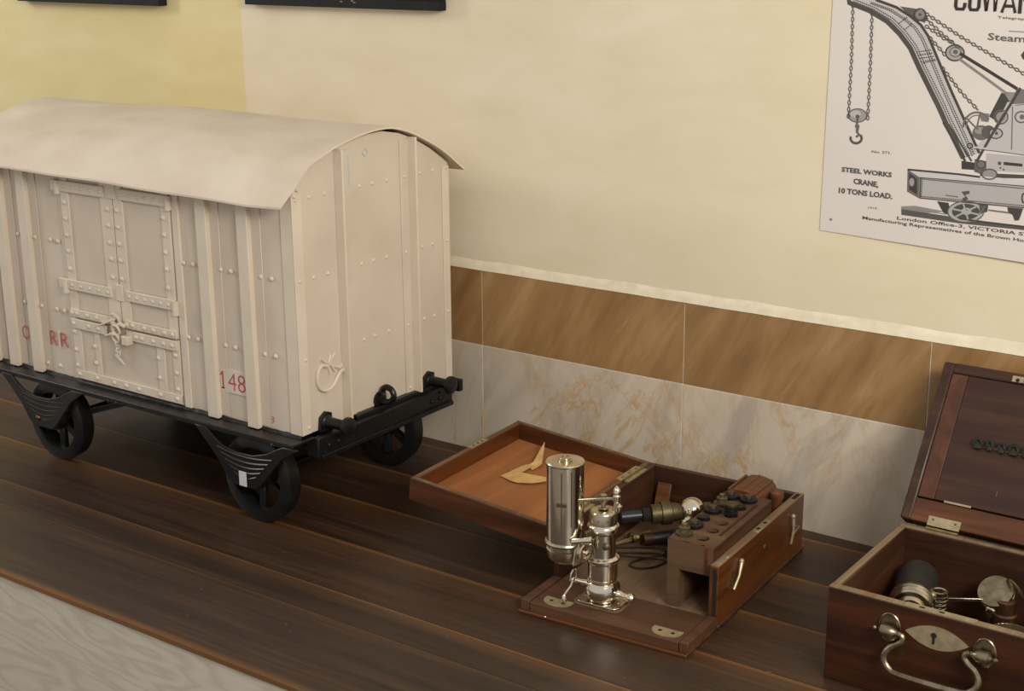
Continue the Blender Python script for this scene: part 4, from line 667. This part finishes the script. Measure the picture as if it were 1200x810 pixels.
cd = [(-.262, .130, .016), (-.235, .145, .016), (-.205, .160, .017), (-.180, .170, .017), (-.160, .158, .017), (-.165, .125, .016), (-.185, .104, .016), (-.205, .108, .016), (-.200, .135, .0165), (-.175, .158, .020), (-.170, .185, .020), (-.205, .185, .018), (-.240, .165, .017), (-.262, .150, .0165), (-.248, .128, .018), (-.215, .128, .0205), (-.180, .140, .021), (-.150, .150, .017), (-.128, .140, .0165)]
tag(L1().tube(spline(cd, 7), .0018, 6).build('cord', M['cord'], None), 'dark thin cord lying in loops on the floor of the box', 'cord')
wp = thing('wooden_strip', 'thin wooden slip leaning on the back of the open box behind the brass collar', 'strip', F1 @ Vector((-.20, .315, .014)))
L1().obox((-.250, .304, .0150), (-.250, .3265, .076), .026, .005, (0, 1, 0)).build('strip_body', M['orangewood'], wp, bevel=.0006)

# ================================================================== THE ENGINE INDICATOR ON THE FLAP
P0 = Vector((.2943, -.4725, .0197)); R_ = Vector((.8137, .5812, 0)).normalized(); T_ = Vector((.5812, -.8137, 0)).normalized()   # R_ to the right, T_ towards the room
ind = thing('steam_engine_indicator', 'nickel plated steam engine indicator with tall drum standing on the box flap', 'indicator', P0)
q = lambda r, t, z: P0 + R_ * r + T_ * t + Vector((0, 0, z))
FX = Vector((math.cos(.0581), math.sin(.0581), 0)); FY = Vector((-FX.y, FX.x, 0))
def fl_poly(a, b, r, n=5):
    out = []
    for sx, sy, a0 in ((1, 1, 0), (-1, 1, 90), (-1, -1, 180), (1, -1, 270)):
        for k in range(n + 1):
            an = math.radians(a0 + 90 * k / n); out.append((sx * (a - r) + r * math.cos(an), sy * (b - r) + r * math.sin(an)))
    return out
fp_ = lambda u, v, d: P0 + FX * u + FY * v + Vector((0, 0, d))
MB().prism(fl_poly(.0405, .0275, .014), fp_, 0, .0012).build('base_recess', M['dusty'], ind, smooth=0, label='worn orange wood around the base')
MB().prism(fl_poly(.0365, .0235, .0115), fp_, .0012, .0045).build('base_flange', M['nickeld'], ind, bevel=.0008)
for s in (-.028, .028): MB().dome(fp_(s, 0, .0045), .003, (0, 0, 1)).build('flange_screw', M['brass'], ind)
Z = (0, 0, 1)
MB().lathe([(.0045, .017), (.006, .0205), (.008, .0205), (.009, .0225), (.014, .0268), (.022, .0280), (.029, .0272), (.034, .0245), (.0365, .0235), (.0365, .0225), (.0375, .0225), (.0375, .0232), (.039, .0232), (.0395, .021), (.0405, .021), (.041, .0225), (.042, .0225), (.0425, .021)], P0, Z, 36).build('cock_body', M['nickel'], ind)
MB().lathe([(.0425, .021), (.044, .0228), (.068, .0228), (.070, .0245), (.073, .0258), (.076, .0252), (.078, .0225), (.079, .0195)], P0, Z, 36).build('union_collar', M['nickel'], ind)
MB().lathe([(.079, .0195), (.102, .0192), (.116, .0190), (.119, .0225), (.1215, .0245), (.127, .0248), (.130, .0235), (.132, .0212)], P0, Z, 36).build('cylinder', M['nickel'], ind)
MB().lathe([(.132, .0212), (.149, .0212), (.151, .0205), (.153, .0185), (.154, .006)], P0, Z, 36).build('cylinder_cap', M['nickeld'], ind)
MB().lathe([(.154, .004), (.156, .0085), (.158, .0085), (.160, .0045), (.166, .0045), (.168, .008), (.171, .0085), (.173, .006), (.175, .005), (.177, .005)], P0, Z, 20).build('piston_swivel', M['nickeld'], ind)
MB().lathe([(0, .0052), (.002, .006), (.003, .0045), (.0045, .002)], q(.0035, .019, .100), T_, 12).build('plug_screw', M['oldbrass'], ind)
for a in (35, 75, 115, 155): MB().dome(P0 + (R_ * math.cos(math.radians(a)) + T_ * math.sin(math.radians(a))) * .0205 + Vector((0, 0, .141)), .002, R_ * math.cos(math.radians(a)) + T_ * math.sin(math.radians(a))).build('cap_screw', M['oldbrass'], ind)
# parallel motion post and pencil lever
pb = MB().obox(q(.014, .004, .142), q(.0195, .004, .168), .006, .010, tuple(T_)).build('post', M['nickeld'], ind, bevel=.001)
MB().lathe([(0, .003), (.002, .0058), (.010, .0058), (.012, .004), (.014, .006), (.018, .0064), (.022, .0045), (.026, .0015), (.027, 0)], q(.0195, .004, .166), Z, 16).build('post_finial', M['nickel'], pb)
MB().lathe([(0, .0035), (.004, .006), (.010, .006), (.013, .003)], q(.022, .004, .150), Z, 14).build('post_ball', M['nickel'], pb)
MB().obox(q(-.046, .022, .177), q(.019, .004, .1725), .0026, .004).build('pencil_lever', M['nickeld'], ind, bevel=.0006)
MB().obox(q(-.020, .016, .1725), q(.004, .004, .1745), .003, .005).build('lever_link', M['oldbrass'], ind, bevel=.0006)
MB().lathe([(0, .0022), (.005, .0024), (.006, .001)], q(-.046, .022, .174), (0, 0, 1), 10).build('pencil_point', M['brass'], ind)
# outlet nozzle and the left side taper with hanging wire loop
MB().lathe([(0, .0085), (.004, .0085), (.006, .0065), (.013, .0048), (.018, .0052), (.021, .0072), (.027, .0075), (.030, .0055), (.031, 0)], q(.020, .012, .019), R_ * .86 + T_ * .5 + Vector((0, 0, -.06)), 18).build('outlet_nozzle', M['nickel'], ind)
MB().lathe([(0, .0055), (.006, .0048), (.020, .0034), (.022, .0046), (.027, .0046), (.030, .002)], q(-.019, -.002, .030), -R_ * .9 + Vector((0, 0, .22)), 14).build('plug_handle', M['nickel'], ind)
ch_ = MB().tube(spline([q(-.047, .004, .034), q(-.050, .006, .044), q(-.046, .006, .056), q(-.042, .006, .057), q(-.042, .006, .046), q(-.045, .006, .036)], 5), .0013, 6).build('wire_loop', M['nickel'], ind)
MB().tube(spline([q(-.046, .006, .038), q(-.050, .008, .030), q(-.056, .010, .022), q(-.059, .011, .017), q(-.055, .010, .023), q(-.048, .008, .032)], 4), .0013, 6).build('wire_link', M['nickel'], ch_)
MB().lathe([(0, .0015), (.003, .0036), (.012, .0040), (.014, .002)], q(-.0595, .011, .018), Vector((0, 0, -1)), 12).build('chain_bob', M['nickel'], ch_)
# paper drum
dc = P0 - R_ * .0580
dm = MB().lathe([(.104, .0268), (.106, .0285), (.228, .0285)], dc, Z, 48).build('drum', M['nickel'], ind, label='polished upright paper drum')
MB().lathe([(.228, .0285), (.2285, .0295), (.231, .0297), (.2322, .0288), (.2326, .008)], dc, Z, 48).build('drum_lid', M['nickeld'], dm)
MB().lathe([(.2322, .0105), (.2345, .0105), (.2350, .0085), (.2375, .0085), (.238, .005), (.239, .003), (.242, .0028), (.2425, 0)], dc, Z, 24).build('drum_knob', M['nickeld'], dm)
def on_drum(a): return R_ * math.sin(math.radians(a)) + T_ * math.cos(math.radians(a))
for a, z0, z1 in ((-13, .125, .222), (17, .135, .224)):
    d = on_drum(a); t_ = Vector((-d.y, d.x, 0)); c0 = dc + d * .0287
    MB().obox(c0 + Vector((0, 0, z0)), c0 + Vector((0, 0, z1)), .0016, .0012, tuple(d)).build('paper_clip', M['oldbrass'], dm, smooth=0)
d = on_drum(-13); c0 = dc + d * .0292; t_ = Vector((-d.y, d.x, 0))
MB().obox(c0 - t_ * .008 + Vector((0, 0, .171)), c0 + t_ * .008 + Vector((0, 0, .171)), .002, .005, tuple(Z)).build('clip_bridge', M['oldbrass'], dm, smooth=0)
MB().lathe([(.068, 0), (.0685, .012), (.070, .018), (.075, .0245), (.080, .0275), (.092, .0285), (.0935, .0262), (.099, .0262), (.1005, .0302), (.1035, .0312), (.106, .0300), (.1065, .0288)], dc, Z, 40).build('drum_base', M['nickeld'], ind)
MB().obox(dc + Vector((0, 0, .084)) + R_ * .02, P0 + Vector((0, 0, .094)) - R_ * .014, .012, .016).build('bracket_arm', M['nickeld'], ind, bevel=.002)
ax_ = (T_ * .62 + R_ * .78).normalized()
pw = MB().lathe([(0, .006), (0, .0125), (.0015, .0150), (.003, .0125), (.007, .0125), (.0085, .0150), (.010, .0130), (.010, .0085), (.0085, .008), (.0085, .004)], q(-.036, .026, .096), ax_, 24).build('cord_pulley', M['nickeld'], ind)
MB().lathe([(-.012, .003), (.012, .003), (.0125, .0045), (.015, .003)], q(-.036, .026, .096), ax_, 10).build('pulley_pin', M['nickel'], pw)
MB().prism([(-.014, -.020), (.012, -.024), (.014, .004), (.004, .014), (-.008, .010)], lambda u, v, d: q(-.036, .022, .094) + (R_ * .62 - T_ * .78) * u + Vector((0, 0, v)) + ax_ * d, -.005, -.002).build('pulley_cheek', M['nickeld'], ind, bevel=.001)
MB().lathe([(0, .003), (.002, .0042), (.022, .0042), (.024, .0055), (.030, .0055), (.032, .003)], q(-.050, .030, .1135), R_ * .97 + Vector((0, 0, .09)), 14).build('cross_spindle', M['nickel'], ind)
MB().obox(q(-.028, .022, .118), q(-.012, .012, .122), .005, .016).build('spindle_bracket', M['oldbrass'], ind, bevel=.001)
# ================================================================== THE DARK BOX AT THE RIGHT EDGE
Bx, By, BW, BD, BH, BT = .6575, -.4682, .310, .268, .143, .0140
B2 = thing('dark_instrument_box', 'dark mahogany box with swing handle, its panelled lid leaning open at the right', 'wooden box', (Bx + BW / 2, By + BD / 2, 0))
def bb(x0, x1, y0, y1, z0, z1): return MB().box(Bx + x0, Bx + x1, By + y0, By + y1, z0, z1)
bb(0, BW, 0, BT, .003, BH).build('front_panel', M['boxfront'], B2, bevel=.002)
bb(0, BW, BD - BT, BD, .003, BH).build('back_panel', M['mahogdark'], B2, bevel=.0015)
for x in (0, BW - BT): bb(x, x + BT, BT, BD - BT, .003, BH).build('side_panel', M['mahogdarky'], B2, bevel=.0015)
bb(.001, BW - .001, .001, BD - .001, 0, .012).build('bottom_board', M['mahogdark'], B2, smooth=0)
for a in ((.0008, BW - .0008, .0008, BT - .0008), (.002, BW - .002, BD - BT + .002, BD - .002), (.002, BT - .002, BT, BD - BT), (BW - BT + .002, BW - .002, BT, BD - BT)):
    bb(*a, BH - .0006, BH + .0006).build('rim_strip', M['palerim'], B2, smooth=0)
# lock plate on the rim, keyhole plate on the front
lk = bb(.108, .204, .002, .0135, BH, BH + .0014).build('lock_plate', M['brassplate'], B2, smooth=0, label='pale brass lock plate on the rim')
for x in (.131, .158): bb(x - .004, x + .003, .0055, .0095, BH + .0010, BH + .0018).build('lock_slot', M['dark'], lk, smooth=0)
cx, cz = .1555, .1095; pts = []
for k in range(25):
    a = -1 + 2 * k / 24; pts.append((cx + a * .043, cz + .0165 * (1 - a * a)))
for k in range(1, 24):
    a = 1 - 2 * k / 24; pts.append((cx + a * .043, cz - .0165 * (1 - a * a)))
fy = lambda u, v, d: (Bx + u, By + d, v)
es = MB().prism(pts, fy, -.0016, .0004).build('keyhole_plate', M['brassplate'], B2, smooth=20, label='pointed oval brass keyhole plate')
MB().cyl((Bx + .152, By - .0022, .113), (Bx + .152, By - .0014, .113), .0040, n=14).build('keyhole', M['dark'], es, smooth=0)
bb(.1503, .1537, -.0021, -.0014, .1005, .113).build('keyhole', M['dark'], es, smooth=0)
# swing handle
for s, xb in ((-1, .0915), (1, .2205)):
    pl_ = MB().prism([(xb + .0150 * math.cos(a), .108 + .0205 * math.sin(a)) for a in [2 * PI * k / 24 for k in range(24)]], fy, -.0022, .0004).build('handle_plate', M['aged'], B2, bevel=.0006, seg=1)
    MB().tube(ring((Bx + xb, By - .0022, .108), 0, 0, (1, 0, 0), (0, 0, 1)) and [(Bx + xb + .0145 * math.cos(2 * PI * k / 24), By - .0024, .108 + .020 * math.sin(2 * PI * k / 24)) for k in range(24)], .0014, 6, True).build('plate_rim', M['aged'], pl_)
    MB().lathe([(-.014, .001), (-.011, .004), (-.008, .0085), (.006, .0085), (.009, .0065), (.012, .0045), (.015, .0045)], (Bx + xb, By - .011, .1065), (-s, 0, 0), 16).build('handle_socket', M['aged'], pl_)
    MB().lathe([(0, .003), (.003, .004), (.006, .0015), (.007, 0)], (Bx + xb + s * .0145, By - .011, .1065), (s, 0, 0), 10).build('socket_point', M['aged'], pl_)
hp = [(.107, .107), (.1125, .105), (.1140, .099), (.1080, .0925), (.0985, .0855), (.0925, .0755), (.0935, .0645), (.1015, .0555), (.1140, .0520), (.1560, .0510), (.1980, .0520), (.2105, .0555), (.2185, .0645), (.2195, .0755), (.2135, .0855), (.2040, .0925), (.1980, .099), (.1995, .105), (.205, .107)]
sp = spline([(Bx + x, By - .0115 - max(0, (.107 - z)) * .16, z) for x, z in hp], 4)
MB().tube(sp, .0044, 10, rads=[.0036 + .0012 * math.sin(PI * i / (len(sp) - 1)) for i in range(len(sp))]).build('bail_handle', M['aged'], B2, label='worn metal swing handle')
# lid leaning open: frame, bottom rail, inner door
lv = Vector((0, .5827, .8127)); ln_ = Vector((0, -.8127, .5827)); h0 = Vector((Bx, By + BD, BH + .003))
Lm2 = Matrix(((1, 0, 0, h0.x), (0, lv.y, ln_.y, h0.y), (0, lv.z, ln_.z, h0.z), (0, 0, 0, 1)))
def ld(x0, x1, v0, v1, w0, w1): return MB(Lm2).box(x0, x1, v0, v1, w0, w1)
lh = .266; x0, x1 = -.004, BW + .004
lid2 = ld(x0 + .004, x1 - .004, .010, lh - .006, -.028, -.012).build('lid', M['mahogdark'], B2, bevel=.001, label='dark panelled lid leaning back')
for a in ((x0, x0 + .0175, .006, lh), (x1 - .0175, x1, .006, lh)): ld(*a, -.032, 0).build('lid_stile', M['mahogdark'], lid2, bevel=.0035)
ld(x0 + .016, x1 - .016, lh - .0175, lh, -.032, -.0002).build('lid_rail', M['mahogdark'], lid2, bevel=.003)
ld(x0 + .016, x1 - .016, .006, .0425, -.032, -.0002).build('lid_rail', M['mahog'], lid2, bevel=.002)
ld(x0 + .0178, .0385, .0450, lh - .018, -.012, -.0012).build('door_cleat', M['cleat'], lid2, bevel=.001)
dd = ld(.0388, BW - .0388, .0450, lh - .018, -.012, -.0016).build('lid_door', M['mahogdark'], lid2, bevel=.001)
ld(BW - .0385, x1 - .0178, .0450, lh - .018, -.012, -.0012).build('door_cleat', M['cleat'], lid2, bevel=.001)
for xc in (.0755, .2345): ld(xc - .0205, xc + .0205, .0428, .0462, -.002, .0012).build('door_hinge', M['brassplate'], lid2, bevel=.0006)
for xc in (.064, .246):
    hg = ld(xc - .0245, xc + .0245, .0035, .0185, -.0004, .0012).build('hinge', M['brassplate'], lid2, smooth=0, label='pale brass lid hinge')
    MB().cyl((Bx + xc - .0245, By + BD - .001, BH + .0025), (Bx + xc + .0245, By + BD - .001, BH + .0025), .0024, n=8).build('hinge_barrel', M['brass'], hg)
    for s in (-.017, .017): MB(Lm2).dome((xc + s, .0135, .001), .0019, (0, 0, 1)).build('hinge_screw', M['oldbrass'], hg)
ck = ld(.1045, .135, .2505, .2600, -.0006, .0012).build('catch_plate', M['brassplate'], lid2, smooth=0)
for s in (.113, .125): MB(Lm2).cyl((s, .2535, .001), (s, .2535, .0016), .003, n=10).build('catch_hole', M['dark'], ck, smooth=0)
tr = ld(.078, .232, .1385, .1435, -.0018, .001).build('spring_clip_rack', M['oldbrass'], lid2, smooth=0, label='dark metal clip strip fixed across the lid')
for k in range(9):
    xc = .082 + k * .018; w_ = .0075 if k % 3 else .011
    MB(Lm2).tube([(xc + w_ * .6 * math.cos(a), .1415 + .008 * math.sin(a), .005 + .004 * math.sin(a)) for a in [PI * j / 5 for j in range(6)]], .0030, 6).build('clip', M['iron'], tr)
    MB(Lm2).box(xc - w_ / 2, xc + w_ / 2, .1345, .1475, .001, .006).build('clip', M['iron'], tr, bevel=.001)
MB(Lm2).box(.126, .1275, .069, .078, -.0015, -.0013).build('scratch', M['orangewood'], lid2, smooth=0)

# ------------------------------------------------------------------ fittings inside the dark box
def bp(x, y, z): return Vector((Bx + x, By + y, z))
d0 = thing('spare_indicator_drum', 'dark drum with bright ring lying in the near left corner of the dark box', 'drum', bp(.05, .2, .012))
a0, a1 = bp(.050, .218, .088), bp(.069, .146, .078); axd = (a1 - a0).normalized()
MB().lathe([(0, .020), (.004, .030), (.070, .030), (.072, .026)], a0, axd, 32).build('drum_shell', M['iron'], d0)
MB().lathe([(.070, .026), (.071, .0325), (.077, .0335), (.079, .030), (.083, .0285), (.086, .0295), (.090, .0275), (.092, .022), (.094, .022), (.099, .0195), (.101, .012), (.106, .010), (.107, 0)], a0, axd, 36).build('drum_ring', M['nickeld'], d0, label='bright nickel end ring')
MB().box(Bx + .040, Bx + .078, By + .17, By + .21, .0122, .0505).build('rest_block', M['mahogdark'], d0)
nt = thing('threaded_union', 'threaded nickel union nut standing beside the drum in the dark box', 'union nut', bp(.101, .164, .012))
pr = [(0, .012), (.050, .012)]
for k in range(5): pr += [(.051 + k * .0062, .0105), (.0525 + k * .0062, .0126), (.0555 + k * .0062, .0126), (.057 + k * .0062, .0105)]
pr += [(.0825, .0128), (.087, .0128), (.0875, .0095), (.0865, .0075), (.078, .0072), (.078, 0)]
MB().lathe(pr, bp(.101, .164, .012), (0, 0, 1), 28).build('union_body', M['nickeld'], nt)
MB().lathe([(.078, .0070), (.0795, .0070), (.0795, 0)], bp(.101, .164, .012), (0, 0, 1), 14).build('union_bore', M['dark'], nt)
rd = thing('connecting_rod', 'thin bright rod running from the threaded union to the pulley in the dark box', 'rod', bp(.14, .19, .085))
MB().obox(bp(.113, .169, .0868), bp(.168, .200, .088), .0035, .005).build('rod_bar', M['nickeld'], rd, bevel=.0006)
MB().lathe([(0, .0055), (.004, .0055), (.006, .003)], bp(.166, .198, .083), (0, 0, 1), 14).build('rod_eye', M['nickel'], rd)
MB().cyl(bp(.166, .198, .012), bp(.166, .198, .083), .003, n=8).build('rod_leg', M['iron'], rd)
br = thing('pulley_bracket', 'nickel pulley bracket with reddish body behind the round cover in the dark box', 'bracket', bp(.18, .21, .012))
MB().lathe([(0, .014), (.004, .024), (.012, .025), (.014, .022), (.016, .022), (.018, .0255), (.022, .025), (.024, .012)], bp(.170, .218, .084), (-.05, -.45, .55), 30).build('pulley_wheel', M['aged'], br)
MB().lathe([(0, .018), (.060, .0175), (.062, .0145), (.080, .0140), (.082, .010)], bp(.186, .200, .0122), (0, 0, 1), 24).build('bracket_body', M['copper'], br)
MB().lathe([(0, .010), (.012, .0115), (.016, .009), (.020, .003)], bp(.168, .204, .066), (-.2, -.4, 1), 16).build('bracket_ball', M['nickel'], br)
MB().tube(spline([bp(.190, .215, .100), bp(.180, .220, .112), bp(.188, .205, .122), bp(.200, .205, .112), bp(.206, .210, .098)], 5), .0024, 7).build('bracket_loop', M['oldbrass'], br)
MB().cyl(bp(.170, .214, .0122), bp(.170, .214, .076), .008, n=12).build('bracket_post', M['iron'], br)
cv = thing('round_cover', 'large round dull metal cover with centre pin at the right in the dark box', 'cover', bp(.215, .135, .012))
MB().lathe([(.004, .018), (.050, .018), (.055, .034), (.060, .0355), (.0625, .0345), (.066, .026), (.0685, .012), (.069, .0)], bp(.214, .135, .012), (0, -.15, 1), 40).build('cover_dome', M['oldbrass'], cv)
MB().tube([bp(.214 + .0352 * math.cos(2 * PI * k / 36), .1262 + .0352 * math.sin(2 * PI * k / 36), .0723 + .0352 * .15 * math.sin(2 * PI * k / 36)) for k in range(36)], .0012, 6, True).build('cover_rim', M['nickeld'], cv)
MB().lathe([(0, .005), (.004, .005), (.007, .0025)], bp(.214, .1250, .080), (0, -.15, 1), 12).build('cover_pin', M['nickel'], cv)
ex_ = thing('spare_cylinder', 'dull metal cylinder lying at the far right end of the dark box', 'cylinder', bp(.27, .19, .012))
MB().lathe([(0, .014), (.003, .020), (.060, .020), (.064, .016), (.072, .012)], bp(.272, .230, .034), (0, -1, .0), 24).build('cylinder_body', M['nickeld'], ex_)

# ================================================================== THE CRANE POSTER
PW, PH = .46, .52
po = thing('crane_poster', 'white printed poster of a steam crane on a rail truck pinned to the wall', 'poster', (.413 + PW / 2, .004, .532))
pf = lambda X, Z: .0020 - .011 * (X - .413)
b = MB(); NXp, NZp = 24, 24; rows = []; rowb = []
for i in range(NXp + 1):
    x = .413 + PW * i / NXp; r0 = []; r1 = []
    for k in range(NZp + 1):
        z = .535 - .0160 * i / NXp * (1 - k / NZp) + (.535 + PH - .535) * k / NZp; r0.append((x + .0025 * k / NZp, pf(x, z), z)); r1.append((x + .0025 * k / NZp, pf(x, z) + .0005, z))
    rows.append(b.verts(r0)); rowb.append(b.verts(r1))
for S in (rows, rowb):
    for i in range(NXp):
        for k in range(NZp): b.face([S[i][k], S[i][k + 1], S[i + 1][k + 1], S[i + 1][k]])
for i in range(NXp):
    for k in (0, NZp): b.face([rows[i][k], rowb[i][k], rowb[i + 1][k], rows[i + 1][k]])
for k in range(NZp):
    for i in (0, NXp): b.face([rows[i][k], rows[i][k + 1], rowb[i][k + 1], rowb[i][k]])
b.build('paper_sheet', M['paper'], po, smooth=60)
def pw_(u, v, lay):
    X, Z = .413 + u * 1e-4, .535 + v * 1e-4; return (X, pf(X, Z) - .00010 * (1 + lay), Z)
inks = {}
def ib(g):
    g = round(g, 2)
    if g not in inks: inks[g] = MB()
    return inks[g]
def ribbon(pts, wd, g, lay, closed=False):
    P = [Vector((a, c)) for a, c in pts]; Q = []
    for i, p in enumerate(P):
        d = P[min(i + 1, len(P) - 1)] - P[max(0, i - 1)]
        if d.length < 1e-6: d = Vector((1, 0))
        d.normalize(); nn = Vector((-d.y, d.x)) * wd / 2; Q.append((p + nn, p - nn))
    b = ib(g)
    for a, c in zip(Q, Q[1:]): b.face(b.verts([pw_(*a[0], lay), pw_(*a[1], lay), pw_(*c[1], lay), pw_(*c[0], lay)]))
def dense(pts, step):
    out = []; acc = 0; prev = None
    for a, c in zip(pts, pts[1:]):
        a, c = Vector(a), Vector(c); L = (c - a).length; t = acc
        while t < L: out.append((a + (c - a) * t / L, (c - a).normalized())); t += step
        acc = t - L
    return out
K = 2.93                       # zoom pixels to tenths of a millimetre
lay = 0
for g, poly in PF:
    lay += .05; b = ib(g); b.face(b.verts([pw_(a, c, lay) for a, c in poly]))
for g, wd, pts in PL:
    lay += .01; ribbon(pts, wd * K, g, lay)
for k, pts in enumerate(PD):
    for p, d in dense(pts, 34): nn = Vector((-d.y, d.x)); ribbon([p - d * 10, p + d * 10], 17, .1, 6.5)
for pts in PC:
    for j, (p, d) in enumerate(dense(pts, 54)):
        nn = Vector((-d.y, d.x))
        if j % 2 == 0:
            e = [p + d * 34 * math.cos(2 * PI * k / 10) + nn * 21 * math.sin(2 * PI * k / 10) for k in range(11)]; ribbon(e, 15, .18, 6.8)
        else: ribbon([p - d * 30, p + d * 30], 18, .18, 6.9)
for g, b in inks.items():
    o = b.build('crane_print', ink(g), po, smooth=0, stuff=True)
# the heavy condensed headline, drawn with strokes
GL = {'C': [[(.92, .68), (.92, .82), (.8, .95), (.2, .95), (.08, .82), (.08, .18), (.2, .05), (.8, .05), (.92, .18), (.92, .32)]],
      'O': [[(.5, .95), (.2, .95), (.08, .82), (.08, .18), (.2, .05), (.8, .05), (.92, .18), (.92, .82), (.8, .95), (.5, .95)]],
      'W': [[(.0, 1), (.24, .02), (.5, .95), (.76, .02), (1, 1)]], 'A': [[(.0, 0), (.5, .98), (1, 0)], [(.2, .28), (.8, .28)]], 'N': [[(.08, 0), (.08, 1)], [(.1, .95), (.9, .05)], [(.92, 0), (.92, 1)]]}
hb = MB(); u = 1990
for ch_c, wd_, gap in (('C', 165, 48), ('O', 165, 42), ('W', 250, 42), ('A', 200, 48), ('N', 190, 0)):
    for st in GL[ch_c]:
        P = [Vector((u + wd_ * x, 3600 - (u - 1990) * .025 + 345 * y)) for x, y in st]; Q = []; wd = 52 if ch_c in 'CON' else 44
        for i, p in enumerate(P):
            d0_ = (p - P[i - 1]).normalized() if i else (P[1] - p).normalized(); d1_ = (P[i + 1] - p).normalized() if i < len(P) - 1 else d0_
            d = (d0_ + d1_).normalized() if (d0_ + d1_).length > .5 else d0_; nn = Vector((-d.y, d.x)) * wd / 2; Q.append((p + nn, p - nn))
        for a, e in zip(Q, Q[1:]): hb.face(hb.verts([pw_(*a[0], 8), pw_(*a[1], 8), pw_(*e[1], 8), pw_(*e[0], 8)]))
    u += wd_ + gap
hb.build('headline_lettering', ink(.05), po, smooth=0)
for s, A, Bq, h, g in PT:
    if s == 'COWAN': continue
    X0, Z0, X1, Z1 = .413 + A[0] * 1e-4, .535 + A[1] * 1e-4, .413 + Bq[0] * 1e-4, .535 + Bq[1] * 1e-4
    letters(s, X0, X1, Z0, Z0 + h * 1e-4, 0, ink(g), po, name='lettering', bold=(.015 if s == 'Steam' else .04) if h > 60 else .015, fit=not (s[0] in 'LMC1' and s != 'COWAN' and s != 'C'), fn=lambda X, Z: pf(X, Z) - .0006, slope=Z1 - Z0)
